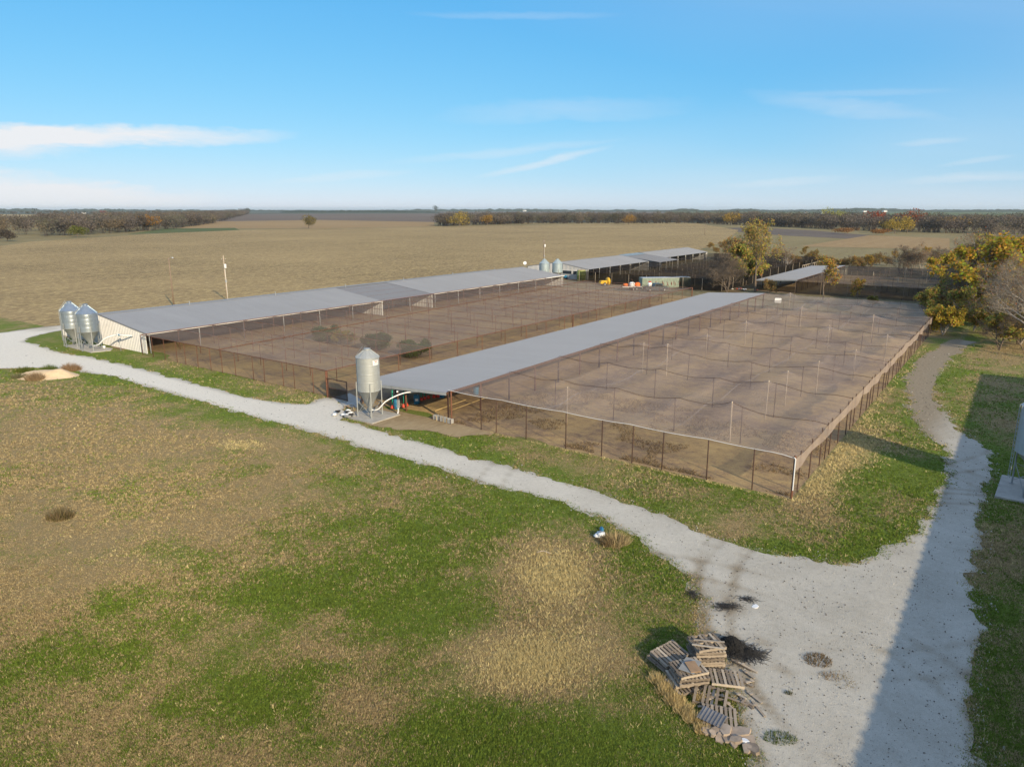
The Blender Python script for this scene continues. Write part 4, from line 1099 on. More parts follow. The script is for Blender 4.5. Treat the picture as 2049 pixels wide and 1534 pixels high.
def wheel(parent, x, y, r, w):
    h = thing_part('wheel', parent); h.location = (x, y, r)
    MB().lathe([(r * .55, -w / 2), (r * .92, -w / 2), (r, -w / 4), (r, w / 4), (r * .92, w / 2), (r * .55, w / 2)], 18).build('tyre', 'black_rubber', h, True).rotation_euler = (math.pi / 2, 0, 0)
    MB().lathe([(.01, -w * .3), (r * .56, -w * .4), (r * .56, w * .4), (.01, w * .3)], 14).build('rim', 'galv_leg', h).rotation_euler = (math.pi / 2, 0, 0)

tq = P(1312, 582.5)
tk = thing('pickup_truck', 'dark pickup truck parked in front of the green container', 'truck', (tq.x, tq.y, 0), ang + .05)
body = MB().prism([(-2.75, .55), (-2.75, 1.12), (-.55, 1.15), (1.15, 1.12), (2.55, 1.02), (2.75, .85), (2.78, .5), (2.2, .42), (-2.5, .42)], -.95, .95).build('body', 'dark_paint', tk)
MB().prism([(-.7, 1.12), (-.45, 1.78), (.85, 1.80), (1.55, 1.10)], -.80, .80).build('cab', 'dark_paint', tk)
for y_ in (-.815, .815):
    MB().prism([(-.35, 1.2), (-.28, 1.68), (.25, 1.70), (.25, 1.2)], y_ - .01, y_ + .01).build('side_window', 'glass', tk)
    MB().prism([(.35, 1.2), (.35, 1.70), (.8, 1.70), (1.2, 1.2)], y_ - .01, y_ + .01).build('side_window', 'glass', tk)
MB().beam((1.22, 0, 1.47), (1.24, 0, 1.45), 1.4, .5).build('windscreen', 'glass', tk)
MB().box((-1.65, 0, 1.14), (1.9, 1.6, .06)).build('bed', 'black_rubber', tk)
for y_ in (-.7, .7):
    MB().box((2.74, y_, .78), (.08, .3, .16)).build('headlight', 'white_plastic', tk); MB().box((-2.77, y_, .85), (.05, .14, .26)).build('tail_light', 'red_plastic', tk)
MB().box((2.8, 0, .52), (.12, 1.8, .18)).build('bumper', 'galv_leg', tk)
for (x, y_) in ((1.75, -.88), (1.75, .88), (-1.7, -.88), (-1.7, .88)): wheel(tk, x, y_, .39, .26)
tn = thing('red_white_tank', 'small white and red tank standing in the pickup bed', 'tank', tk.matrix_basis @ Vector((-1.5, 0, 1.18)))
MB().lathe([(.01, 0), (.42, 0), (.45, .1), (.45, .6), (.3, .8), (.01, .85)], 14).build('drum', 'white_plastic', tn, True)
MB().box((0, 0, 1.0), (.5, .4, .25)).build('pump', 'red_plastic', tn)

lq = P(1262, 580.5)
tl = thing('flatbed_trailer', 'flatbed trailer left of the pickup truck', 'trailer', (lq.x, lq.y, 0), ang + .02)
MB().box((0, 0, .72), (4.6, 1.9, .12)).build('deck', 'rust_dark', tl)
MB().beam((-2.3, 0, .66), (-3.5, 0, .5), .12).build('hitch', 'rust_dark', tl)
for y_ in (-.93, .93): MB().box((0, y_, .86), (4.6, .05, .14)).build('side_rail', 'white_paint', tl)
for (x, y_) in ((.3, -.98), (1.1, -.98), (.3, .98), (1.1, .98)): wheel(tl, x, y_, .33, .22)
for (x, y_, m_, lab, r_, h_) in ((-1.3, 0, 'orange_plastic', 'orange tank at the left end of the trailer', .55, .8), (.25, 0, 'white_plastic', 'white tank in the middle of the trailer', .62, 1.05), (1.55, 0, 'orange_plastic', 'orange tank at the right end of the trailer', .6, .95)):
    o = thing('plastic_tank', lab, 'tank', tl.matrix_basis @ Vector((x, y_, .79)), 0, 'tanks on the trailer')
    MB().lathe([(.01, 0), (r_, 0), (r_ + .03, .08), (r_ + .03, h_ * .75), (r_ * .6, h_), (.2, h_ + .02), (.01, h_ + .02)], 16).build('shell', m_, o, True)
    MB().lathe([(.16, h_), (.16, h_ + .1), (.01, h_ + .12)], 10).build('cap', 'black_rubber', o)
MB().beam((1.0, -.5, .8), (-.2, -.9, 2.6), .05).build('boom', 'rust', tl)

yq = P(1211, 571.5)
ys_ = thing('yellow_spreader', 'yellow drum spreader on small wheels in the yard grass', 'spreader', (yq.x, yq.y, 0), 1.0)
MB().lathe([(.25, 0), (.95, .1), (1.0, .3), (.95, .5), (.3, .62)], 20).build('drum', 'yellow_paint', ys_, True).rotation_euler = (0, math.pi / 2, 0)
for ch in ys_.children: ch.location = (.4, 0, 1.0)
MB().box((-.5, 0, .85), (1.6, .9, .7)).prism([(-1.6, .6), (-1.3, 1.25), (-.2, 1.25), (.1, .6)], -.5, .5).build('hopper', 'yellow_paint', ys_)
MB().beam((-1.2, 0, .5), (-2.6, 0, .4), .1).beam((.4, -.7, .5), (.4, .7, .5), .1).build('drawbar', 'rust_dark', ys_)
for y_ in (-.75, .75): wheel(ys_, -.5, y_, .42, .22)

gq = P(1163, 561.5)
gt = thing('green_tank', 'upright round green tank in front of the farther barn', 'tank', (gq.x, gq.y, 0))
MB().lathe([(.01, 0), (1.12, 0), (1.15, .06), (1.15, 1.35), (1.19, 1.4), (1.15, 1.45), (1.15, 2.6), (1.05, 2.72)], 28).build('shell', 'tank_green', gt, True)
MB().lathe([(1.12, 2.66), (1.0, 2.74), (.01, 2.82)], 28).build('lid', 'straw_frame', gt, True)
for zz in (.5, 1.4, 2.2): MB().lathe([(1.16, zz), (1.19, zz + .03), (1.16, zz + .06)], 28).build('hoop', 'rust', gt)
lad = P(1147, 560)
o = thing('leaning_pipe', 'pale pipe leaning against the green tank', 'pipe', (lad.x, lad.y, 0))
MB().tube([(0, 0, .05), (.9, .9, 2.5)], .06, 8).build('pipe', 'wood_pole', o)
MB().lathe([(.06, 0), (.09, 0), (.09, .08), (.06, .08)], 8, (0, 0, .02)).build('flange', 'rust', o)
bq = P(1131, 558)
o = thing('blue_pump_tank', 'small blue tank with white cap in front of the farther barn', 'tank', (bq.x, bq.y, 0))
MB().lathe([(.01, -.6), (.35, -.55), (.42, -.4), (.42, .4), (.35, .55), (.01, .6)], 16).build('shell', 'blue_plastic', o, True)
o.children[0].rotation_euler = (0, math.pi / 2, 0); o.children[0].location = (0, 0, .55)
MB().lathe([(.01, 0), (.2, 0), (.2, .3), (.01, .32)], 12, (.9, 0, .4)).build('cap', 'white_plastic', o)
MB().box((0, 0, .1), (1.1, .5, .2)).build('cradle', 'rust', o)
o = thing('satellite_dish', 'white round dish at the far end of the long barn roof', 'dish', (-46.9, 103.0, 0))
MB().tube([(0, 0, 0), (0, 0, 4.9)], .04, 6).build('mast', 'galv_leg', o)
MB().lathe([(.01, .0), (.25, .04), (.42, .14)], 18, (0, 0, 0)).build('reflector', 'white_plastic', o, True)
o.children[1].location = (.1, -.1, 5.0); o.children[1].rotation_euler = (math.radians(70), 0, .6)

# white and red things under the trees behind the shed
q = P(1484, 580)
heap('rubbish_heap', 'white and red rubbish heap under the tall yellow tree', 'rubbish', q, 16, ['white_plastic', 'white_plastic', 'red_plastic', 'grey_board'], 2.4)

# ------------------------------------------------------------------ pallets, slabs and rubbish beside the forecourt
t = NT('pallet_wood'); p = t.pos('World')
r = t.n.new('ShaderNodeObjectInfo').outputs['Random']
n = t.noise(p, 9, 5, .65, (1, 1, .4))
col = t.ramp(t.math('ADD', t.math('MULTIPLY', r, .65), t.math('MULTIPLY', n, .4)), (.1, (.12, .098, .078, 1)), (.45, (.24, .198, .155, 1)), (.72, (.36, .305, .24, 1)), (.95, (.50, .435, .345, 1)))
t.bsdf(col, .9, 0, t.bump(n, .4, .01), .15)
M['pallet'] = t.m
CRZ = math.atan2(VX, VY)
def pallet_mesh(nm, d):
    me = MB().box((0, 0, 0), d).data(nm); me.materials.append(M['pallet']); return me
ME_DECK, ME_STR = pallet_mesh('board', (.098, 1.02, .018)), pallet_mesh('stringer', (1.22, .04, .09))
def pallet(label, loc, rz, tilt=(0, 0), group='weathered pallets', missing=()):
    o = thing('pallet', label, 'pallet', loc, rz, group)
    o.rotation_euler = (tilt[0], tilt[1], rz)
    for k in range(8):
        if k in missing: continue
        b = link('board', ME_DECK, o, (-.555 + k * 1.11 / 7, RNG.uniform(-.01, .01), .127), RNG.uniform(-.02, .02))
    for k in range(3):
        link('stringer', ME_STR, o, (0, -.48 + .48 * k, .0725))
    for k in (0, 3, 4, 7):
        link('bottom_board', ME_DECK, o, (-.555 + k * 1.11 / 7, 0, .0185), RNG.uniform(-.02, .02))
    return o
def front_edge(a, b, z, swap=False):
    p0, p1 = P(a[0], a[1], z), P(b[0], b[1], z)
    ang = math.atan2(p1.y - p0.y, p1.x - p0.x)
    back = Vector((-math.sin(ang), math.cos(ang), 0))
    dep = .61 if swap else .51
    return (p0 + p1) / 2 + back * dep, ang
# two slumped pallets at the left
c, a = front_edge((1309, 1300), (1343, 1327), .50)
pallet('weathered pallet at left of the heap, upper of two', (c.x - .1, c.y, .36), a + math.pi / 2, (.10, -.14))
pallet('weathered pallet at left of the heap, lower of two', (c.x - .22, c.y - .05, .16), a + math.pi / 2 + .07, (.08, -.10))
# tall stack at the back
c, a = front_edge((1398, 1303), (1449, 1300), .95)
for k in range(7):
    pallet('pallet of the tall back stack, %s' % ['bottom one', 'second from the bottom', 'third from the bottom', 'fourth from the bottom', 'third from the top', 'second from the top', 'askew on top with missing boards'][k],
           (c.x + RNG.uniform(-.06, .06) - (.0 if k < 6 else .06), c.y + RNG.uniform(-.06, .06), .03 + .145 * k), a + RNG.uniform(-.06, .06) + (.12 if k == 6 else 0), (0.0, 0.03 if k > 4 else 0), missing=((2, 5) if k == 6 else ()))
for k in range(2):
    p0, p1 = P(1385 + 4 * k, 1284 - k * 8, 1.2), P(1450, 1294 - 40 * k * .3, 1.2)
    tag(MB().beam((p0.x, p0.y, 1.10 + .03 * k), (p1.x, p1.y, 1.13 + .03 * k), .09, .02).build('loose_board', 'pallet'), ['loose board lying across the tall pallet stack', 'second loose board lying at the rear of the tall stack'][k], 'board')
# middle stack carrying sheets
c, a = front_edge((1366, 1354), (1419, 1344), .75)
for k in range(5):
    pallet('pallet of the middle stack under plywood, %s' % ['bottom one', 'second up', 'centre one', 'second from top', 'top one'][k],
           (c.x + RNG.uniform(-.09, .09) - .02 * (4 - k), c.y + RNG.uniform(-.09, .09) - .05 * (4 - k), .03 + .145 * k), a + RNG.uniform(-.14, .14), (0, .02))
o = MB().box((0, 0, 0), (.95, .62, .02)).build('plywood_sheet', 'grey_board'); o.location = (c.x + .02, c.y + .02, .80); o.rotation_euler = (.0, .03, a + .75)
tag(o, 'grey board sheet lying on the middle pallet stack', 'board')
o = MB().box((0, 0, 0), (.42, .62, .05)).build('brown_panel', 'plywood'); o.location = (c.x + .16, c.y - .06, .84); o.rotation_euler = (.04, .0, a - .1)
tag(o, 'brown square panel on top of the grey board sheet', 'board')
# pallets sliding to the right and front
c, a = front_edge((1432, 1368), (1483, 1372), .35); pallet('slatted pallet lying tilted right of the middle stack', (c.x, c.y, .20), a, (-.06, .05))
c, a = front_edge((1411, 1412), (1434, 1414), .2); pallet('broken pallet in front of the middle stack', (c.x, c.y + .15, .08), a - .25, (.12, .05), missing=(1, 4, 6))
c, a = front_edge((1450, 1456), (1478, 1450), .12); pallet('wide boarded pallet at the front of the heap beside tin', (c.x - .15, c.y - .05, .03), a - .5, (.04, .02), missing=())
p0 = P(1425, 1432, .25)
mb = MB(); corrugated(mb, (-.45, 0), (.45, 0), lambda s: -.36, lambda s: .36, .12, .025)
o = mb.build('tin_sheet', 'tin_blue'); o.location = (p0.x, p0.y, .22); o.rotation_euler = (math.radians(-88), .06, CRZ - .62)
tag(o, 'bluish corrugated tin sheet over the front pallet', 'sheet')
for i in range(20):
    x, y = RNG.uniform(1405, 1520), RNG.uniform(1330, 1420)
    if x < 1440 and y < 1375: x += 45
    q = P(x, y); w_ = RNG.uniform(.35, 1.0)
    o = MB().box((0, 0, 0), (w_, .09, .03)).box((w_ * .25, .0, .026), (.09, .16, .02)).build('plank_scrap', 'pallet')
    o.location = (q.x, q.y, .06 + .02 * (i % 4)); o.rotation_euler = (RNG.uniform(-.05, .05), RNG.uniform(-.12, .12), RNG.uniform(0, 3.1))
    tag(o, 'splintered plank scrap scattered right of the pallet stacks', 'plank', 'loose plank scraps')
def rock(name, label, q, w_, h_, cat, group, mat, seed, tilt=.1, z=.0):
    r = random.Random(seed); n = 6 + seed % 3
    poly = []
    for k in range(n):
        t_ = 2 * math.pi * (k + r.uniform(-.3, .3)) / n; rr = w_ * (.42 + .2 * r.random())
        poly.append((rr * math.cos(t_) * 1.15, rr * math.sin(t_) * .85))
    mb = MB(); mb.v = [(a, b, 0) for a, b in poly] + [(a * .97, b * .97, h_ * (.9 + .2 * r.random())) for a, b in poly]
    mb.f = [tuple(reversed(range(n))), tuple(range(n, 2 * n))] + [(i, (i + 1) % n, (i + 1) % n + n, i + n) for i in range(n)]
    o = mb.build(name, mat); o.location = (q.x, q.y, z + .03); o.rotation_euler = (r.uniform(-tilt, tilt), r.uniform(-tilt, tilt), r.uniform(0, 6))
    return tag(o, label, cat, group)
SL = [(662, 1130, .62), (590, 1185, .34), (650, 1215, .3), (735, 1250, .42), (700, 1180, .5), (790, 1180, .5), (835, 1240, .62), (940, 1195, .75), (905, 1285, .42), (1035, 1275, .6), (985, 1290, .3), (1085, 1375, .46), (880, 1310, .3), (1015, 1365, .4)]
for i, (x, y, w_) in enumerate(SL):
    q = P(1300 + x / 5.22, 1240 + y / 5.22)
    lab = ['brown concrete slab nearest the front pallet', 'small pale slab at the left end of the rubble row', 'small slab second from the left end of the rubble', 'stubby block beneath the first brown slab', 'slab lying just below the front pallet boards', 'thin slab in the middle of the rubble row',
           'long tilted slab in the middle of the rubble row', 'largest flat slab at the upper right of the rubble', 'low slab under the largest flat slab', 'upright pointed slab at the right of the rubble', 'small white block beside the upright pointed slab', 'half buried slab at the far right end of the rubble',
           'small wedge slab along the lower edge of rubble', 'thin slab between the upright slab and the last one'][i]
    rock('concrete_slab', lab, q, w_ * .95, .07 + .03 * (i % 3), 'slab', 'broken concrete slabs', 'white_plastic' if i == 10 else 'slab', 50 + i, .22 if i != 9 else .6, .02 * (i % 3))

# tangles of burnt netting and brush: thin curled strands
def tangle(name, label, cat, q, n, spread, hgt_, mat, rad=.012, seed=1, L0=(.3, .8)):
    r = random.Random(seed); mb = MB()
    for i in range(n):
        c = Vector((r.gauss(0, spread[0] * .4), r.gauss(0, spread[1] * .4), 0)); d0 = r.uniform(0, 6.3); pts = []
        L_ = r.uniform(*L0)
        for k in range(5):
            d0 += r.uniform(-.9, .9)
            pts.append((c.x, c.y, max(.01, hgt_ * math.exp(-((c.x / spread[0]) ** 2 + (c.y / spread[1]) ** 2) * 1.4) * r.random())))
            c = c + Vector((math.cos(d0), math.sin(d0), 0)) * L_ / 4
        mb.tube(pts, rad, 3, False)
    o = mb.build(name, mat); o.location = (q.x, q.y, .03); o.rotation_euler = (0, 0, CRZ)
    return tag(o, label, cat)
tangle('netting_tangle', 'tangle of burnt black netting behind the tall pallet stack', 'netting', P(1464, 1298), 700, (.58, .62), .60, 'soot', .006, 3)
tangle('netting_tangle', 'rolled end of burnt black netting trailing onto the gravel', 'netting', P(1500, 1309), 420, (.42, .22), .26, 'soot', .006, 4)
tangle('burnt_debris', 'blackened wire and ash patch lying on the gravel', 'debris', P(1455, 1214), 420, (.75, .36), .07, 'soot', .005, 5, (.08, .3))
tangle('burnt_debris', 'small ash streak at the edge of the gravel above the heap', 'debris', P(1386, 1190), 150, (.35, .5), .06, 'soot', .007, 6, (.08, .3))
tangle('burnt_debris', 'faint ash and twigs right of the blackened wire', 'debris', P(1496, 1200), 130, (.5, .3), .05, 'soot', .006, 8, (.08, .3))
q = P(1511, 1214); tag(rock('plastic_scrap', 'pale blue plastic scrap beside the ash on gravel', q, .3, .03, 'scrap', None, 'white_plastic', 77), 'pale blue plastic scrap beside the ash on gravel', 'scrap')
# white bag and blue jug thrown beside the brush pile by the road
q = P(1200, 1077)
o = heap('rubbish_bag', 'knotted white rubbish bag lying beside the roadside brush', 'bag', q, 3, ['white_plastic'], .22)
q = P(1204, 1063)
o = thing('blue_jug', 'blue plastic jug on its side above the white bag', 'jug', (q.x, q.y, .12), .6)
MB().lathe([(.01, -.2), (.12, -.18), (.13, .1), (.05, .2), (.04, .26), (.01, .27)], 12).build('jug_body', 'blue_plastic', o, True).rotation_euler = (math.pi / 2, 0, 0)
MB().tube(curve_pts([(0, .0, .13), (0, -.1, .2), (0, -.18, .13)], 4), .018, 5).build('handle', 'blue_plastic', o)
pts = [P(1074, 1107), P(1087, 1105.5), P(1101, 1109)]
tag(MB().tube(curve_pts([(p_.x, p_.y, .06 + .05 * (i == 1)) for i, p_ in enumerate(pts)], 5), [.028] * 11, 6).build('pale_stick', 'wood_pole', None, True), 'pale curved stick lying on the dry grass patch', 'stick')

# sand heap on the left
q = P(95, 752)
def mound(name, label, q, w_, d_, h_, mat, seed):
    xs = np.linspace(-1.3, 1.3, 40); X, Y = np.meshgrid(xs, xs, indexing='ij')
    base = np.exp(-(X ** 2 + Y ** 2) * 1.8) + .75 * np.exp(-((X - .55) ** 2 + (Y + .1) ** 2) * 7) + .6 * np.exp(-((X + .5) ** 2 + (Y - .1) ** 2) * 8)
    Z = np.maximum(0, base * (.6 + .8 * vnoise(X + 9, Y + 9, .5, seed, 4)) - .22) * h_ - .03
    ix = np.arange(X.size).reshape(X.shape)
    qd = np.stack([ix[:-1, :-1].ravel(), ix[1:, :-1].ravel(), ix[1:, 1:].ravel(), ix[:-1, 1:].ravel()], 1)
    o = link(name, fast_mesh(name, np.stack([X * w_, Y * d_, Z], -1), qd, mat, smooth=True)); o.location = (q.x, q.y, .0); o.rotation_euler = (0, 0, CRZ)
    return tag(o, label, 'heap')
mound('sand_heap', 'low tan sand heap overgrown with weeds by the road', q, 3.4, 2.6, .75, 'sand', 5)

# ------------------------------------------------------------------ plants
t = NT('blade_leaf')
c_ = t.attr('Col', 'Color')
b_ = t.n.new('ShaderNodeBsdfDiffuse'); t.l.new(c_, b_.inputs[0])
tr = t.n.new('ShaderNodeBsdfTranslucent'); t.l.new(c_, tr.inputs[0])
mx = t.n.new('ShaderNodeMixShader'); mx.inputs[0].default_value = .35
t.l.new(b_.outputs[0], mx.inputs[1]); t.l.new(tr.outputs[0], mx.inputs[2]); t.l.new(mx.outputs[0], t.out.inputs[0])
M['blade'] = t.m
M['bark_grey'] = plain('grey_bark', (.30, .265, .225), .9, 0, .25, 2.5)
M['bark_brown'] = plain('brown_bark', (.16, .125, .095), .9, 0, .25, 2.5)

def blades(n, wx, wy, h, colA, colB, rng, lean=.5, width=.03, fill=1.0):
    """n grass-like triangles inside an ellipse, fanning outward"""
    a = rng.random(n) * 6.283; rr = np.sqrt(rng.random(n)) * fill
    x, y = np.cos(a) * rr * wx, np.sin(a) * rr * wy
    hh = h * (.45 + .75 * rng.random(n)) * (1 - .45 * rr ** 2)
    la = a + rng.normal(0, .8, n); le = lean * (.2 + rr) * hh * rng.random(n) * 1.6
    wa = rng.random(n) * 3.1416
    wd = width * (.6 + .8 * rng.random(n))
    v = np.zeros((n, 3, 3))
    v[:, 0] = np.stack([x - np.cos(wa) * wd, y - np.sin(wa) * wd, np.zeros(n)], 1)
    v[:, 1] = np.stack([x + np.cos(wa) * wd, y + np.sin(wa) * wd, np.zeros(n)], 1)
    v[:, 2] = np.stack([x + np.cos(la) * le, y + np.sin(la) * le, hh], 1)
    f = rng.random((n, 1)); c = np.array(colA) * (1 - f) + np.array(colB) * f
    c *= (.75 + .5 * rng.random((n, 1)))
    return v.reshape(-1, 3), np.arange(3 * n).reshape(-1, 3), np.repeat(c, 3, 0)
def tuft(name, label, cat, q, n, wx, wy, h, ca, cb, seed, group=None, **k):
    v, f, c = blades(n, wx, wy, h, ca, cb, np.random.default_rng(seed), **k)
    o = link(name, fast_mesh(name, v, f, 'blade', {'Col': c})); o.location = (q.x, q.y, .0); o.rotation_euler = (0, 0, CRZ)
    return tag(o, label, cat, group)
STRAWC, BROWNC, GREENC, DARKC = (.68, .55, .29), (.29, .20, .11), (.085, .14, .02), (.10, .085, .045)
tuft('dry_tussock', 'dark dry weed tussock alone in the left grass', 'tussock', P(121, 1037), 330, .75, .55, .75, BROWNC, (.12, .11, .04), 1, width=.025)
tuft('dry_bush', 'pinkish dry bush at the right end of the sand heap', 'bush', P(143, 741), 900, 1.0, .6, .95, (.36, .24, .15), BROWNC, 2, width=.03)
tuft('dry_bush', 'pale dry bush in front of the sand heap', 'bush', P(70, 760), 900, .9, .6, .9, (.40, .30, .19), BROWNC, 3, width=.03)
tuft('green_weed', 'green weed clump on top of the sand heap', 'weed', P(100, 741), 400, .8, .5, .8, GREENC, (.16, .17, .06), 4, width=.03)
tuft('green_weed', 'green weed clump left of the sand heap', 'weed', P(48, 744), 450, 1.1, .6, .7, GREENC, (.16, .15, .05), 5, width=.03)
tuft('grey_weed', 'grey weed clump low on the left of the sand heap', 'weed', P(42, 756), 450, 1.0, .5, .6, (.22, .20, .12), (.12, .12, .06), 51, width=.03)
tuft('dry_bush', 'roadside brush pile of dry stalks behind the white bag', 'bush', P(1232, 1084), 650, .75, .75, .60, STRAWC, BROWNC, 6, width=.016, lean=.9)
tuft('dry_bush', 'brown stalk clump next to the white bag', 'bush', P(1213, 1088), 260, .35, .45, .55, BROWNC, DARKC, 61, width=.02)
for i, (x, y, w_, h_) in enumerate([(1318, 1362, .42, .36), (1334, 1383, .42, .38), (1350, 1403, .4, .38), (1368, 1421, .4, .34), (1386, 1440, .34, .34), (1400, 1400, .25, .32), (1404, 1462, .28, .3)]):
    tuft('straw_tussock', ['tall straw tussock below the left pallets', 'tall straw tussock second along the pallet heap', 'tall straw tussock third along the pallet heap', 'straw tussock fourth along the pallet heap', 'straw tussock beside the tin sheet', 'straw tussock against the broken pallet', 'straw tussock at the start of the slab row'][i],
         'tussock', P(x, y), 420, w_, w_ * .8, h_, STRAWC, (.48, .37, .18), 20 + i, 'straw along the pallet heap', width=.016)
tuft('gravel_weed', 'brown weed clump standing alone on the gravel', 'weed', P(1636, 1322), 420, .55, .5, .22, BROWNC, DARKC, 30, width=.018)
tuft('gravel_weed', 'small dry weed streak below the brown gravel clump', 'weed', P(1657, 1353), 160, .35, .3, .14, (.30, .22, .12), BROWNC, 31, width=.016)
tuft('gravel_weed', 'thin rows of dry weeds right of the brown gravel clump', 'weed', P(1688, 1362), 200, .45, .7, .12, (.32, .27, .14), BROWNC, 32, width=.014)
tuft('gravel_weed', 'tiny green weed on the gravel right of the pallets', 'weed', P(1579, 1388), 90, .16, .12, .16, (.12, .13, .05), DARKC, 33, width=.014)
tuft('green_weed', 'green weed patch at the end of the slab row', 'weed', P(1560, 1478), 420, .6, .35, .2, GREENC, (.14, .15, .04), 34, width=.016)

# ------------------------------------------------------------------ trees
def rot_about(v, ax, a): return Quaternion(ax, a) @ v
def grow(seed, H, r0, clear=.25, stems=1, kids=(9, 7, 6), spread=.42, ang=(50, 45, 42), up=.25, wander=.14, twigs=5, twig_len=.55, twig_w=.018, leaves=0, leaf=.16, leaf_z=(0, 1), drop=0.0, pal=None):
    """returns (wood MB, twig tri verts, leaf verts, leaf colours)"""
    r = random.Random(seed); mb = MB(); tw = []; lv, lc = [], []
    def branch(p, d, L, rad, lev):
        n = (7, 5, 4, 3)[min(lev, 3)]; pts = [p.copy()]; rs = [rad]
        for i in range(n):
            d = (d + Vector((r.gauss(0, wander), r.gauss(0, wander), r.gauss(0, wander * .6) + up * (.10 if lev else .03)))).normalized()
            p = p + d * (L / n); pts.append(p.copy()); rs.append(max(.006, rad * (1 - .82 * (i + 1) / n)))
        mb.tube(pts, rs, (8, 5, 4, 3)[min(lev, 3)], False)
        if lev < len(kids):
            k = kids[lev]
            for j in range(k):
                f_ = (clear if lev == 0 else .22) + (1 - (clear if lev == 0 else .22)) * (j + r.random() * .8) / k
                f_ = min(f_, .97); x = f_ * n; i = int(x); q = pts[i].lerp(pts[min(i + 1, n)], x - i)
                dd = (pts[min(i + 1, n)] - pts[i]).normalized() if i < n else d
                ax = dd.orthogonal().normalized(); ax = rot_about(ax, dd, r.uniform(0, 6.283) + j * 2.4)
                nd = rot_about(dd, ax, math.radians(ang[min(lev, len(ang) - 1)] * r.uniform(.65, 1.25)))
                nd = (nd + Vector((0, 0, up * .5))).normalized()
                nl = (H * spread * (1.08 - .55 * f_) if lev == 0 else L * r.uniform(.42, .68) * (1.1 - .45 * f_))
                branch(q, nd, nl, max(.008, rs[i] * (.62 if lev == 0 else .58)), lev + 1)
        else:
            for j in range(twigs):
                q = pts[r.randint(1, n)]
                dd = Vector((r.gauss(0, 1), r.gauss(0, 1), r.gauss(.25, .8))).normalized()
                e = q + dd * twig_len * r.uniform(.5, 1.3); sd = dd.orthogonal().normalized() * twig_w
                sd = rot_about(sd, dd, r.uniform(0, 6.3))
                tw.append((q - sd, q + sd, e))
                if leaves and r.random() > drop:
                    hz_ = q.z / H
                    if not (leaf_z[0] <= hz_ <= leaf_z[1]): continue
                    for m in range(leaves):
                        c = q.lerp(e, r.random()) + Vector((r.gauss(0, .12), r.gauss(0, .12), r.gauss(0, .12)))
                        a = Vector((r.gauss(0, 1), r.gauss(0, 1), r.gauss(0, 1))).normalized(); b = a.orthogonal().normalized()
                        s_ = leaf * r.uniform(.6, 1.3)
                        lv.append((c + a * s_, c + b * s_ * .7, c - a * s_, c - b * s_ * .7))
                        lc.append([v * r.uniform(.8, 1.5) for v in r.choice(pal)])
    for s_ in range(stems):
        d0 = Vector((r.gauss(0, .05), r.gauss(0, .05), 1)) if stems == 1 else Vector((math.cos(s_ * 6.28 / stems + seed) * .32, math.sin(s_ * 6.28 / stems + seed) * .32, 1))
        branch(Vector((0, 0, -.05)), d0.normalized(), H * .80 * (1 if s_ == 0 else r.uniform(.75, 1)), r0 * (1 if stems == 1 else .7), 0)
    return mb, tw, lv, lc
TREES = {}
def tree_kind(key, bark, twig_col, **k):
    mb, tw, lv, lc = grow(**k)
    wood = mb.data('trunk', True); wood.materials.append(M[bark])
    v = np.array([[tuple(q) for q in t_] for t_ in tw]).reshape(-1, 3); f = np.arange(len(v)).reshape(-1, 3)
    rg = np.random.default_rng(k['seed']); c = np.repeat(np.array(twig_col) * (.7 + .6 * rg.random((len(f), 1))), 3, 0)
    if lv:
        v2 = np.array([[tuple(q) for q in t_] for t_ in lv]).reshape(-1, 3); n = len(lv)
        ix = np.arange(4 * n).reshape(-1, 4)
        f2 = np.concatenate([ix[:, [0, 1, 2]], ix[:, [0, 2, 3]]]) + len(v)
        v, f, c = np.concatenate([v, v2]), np.concatenate([f, f2]), np.concatenate([c, np.repeat(np.array(lc), 4, 0)])
    TREES[key] = (wood, fast_mesh('crown', v, f, 'blade', {'Col': c}), k['H'])
GOLD = [(.38, .27, .045), (.46, .34, .05), (.30, .235, .05), (.50, .37, .06)]
OLIVE = [(.27, .21, .065), (.34, .26, .075), (.22, .19, .06), (.38, .29, .08)]
LIME = [(.22, .22, .05), (.28, .25, .06), (.15, .17, .04)]
RUST = [(.32, .15, .04), (.26, .14, .05), (.36, .20, .06)]
GREEN = [(.06, .11, .02), (.09, .14, .03), (.05, .085, .02)]
GREY, GBR = (.27, .225, .17), (.21, .165, .12)
tree_kind('bareA', 'bark_grey', GREY, seed=1, H=15, r0=.26, clear=.22, kids=(10, 8, 6), spread=.44, twigs=7, twig_len=.75, twig_w=.016)
tree_kind('bareB', 'bark_grey', GREY, seed=2, H=13, r0=.24, clear=.15, stems=2, kids=(8, 7, 6), spread=.42, twigs=6, twig_len=.75, twig_w=.016, leaves=1, leaf=.10, drop=.8, pal=RUST)
tree_kind('bareC', 'bark_brown', GBR, seed=3, H=8, r0=.15, clear=.1, stems=3, kids=(7, 6, 5), spread=.42, twigs=7, twig_len=.6, twig_w=.016)
tree_kind('tallgold', 'bark_brown', GBR, seed=4, H=16, r0=.25, clear=.34, kids=(12, 8, 6), spread=.46, ang=(46, 45, 45), up=.38, twigs=6, twig_len=.6, leaves=3, leaf=.14, drop=.5, pal=OLIVE)
tree_kind('gold', 'bark_grey', GBR, seed=5, H=10, r0=.2, clear=.18, stems=2, kids=(8, 7, 6), spread=.42, twigs=6, twig_len=.5, leaves=4, leaf=.15, drop=.1, pal=GOLD)
tree_kind('goldsmall', 'bark_grey', GREY, seed=6, H=5, r0=.11, clear=.25, stems=4, kids=(7, 6, 4), spread=.36, twigs=5, twig_len=.35, leaves=5, leaf=.11, drop=.2, pal=GOLD)
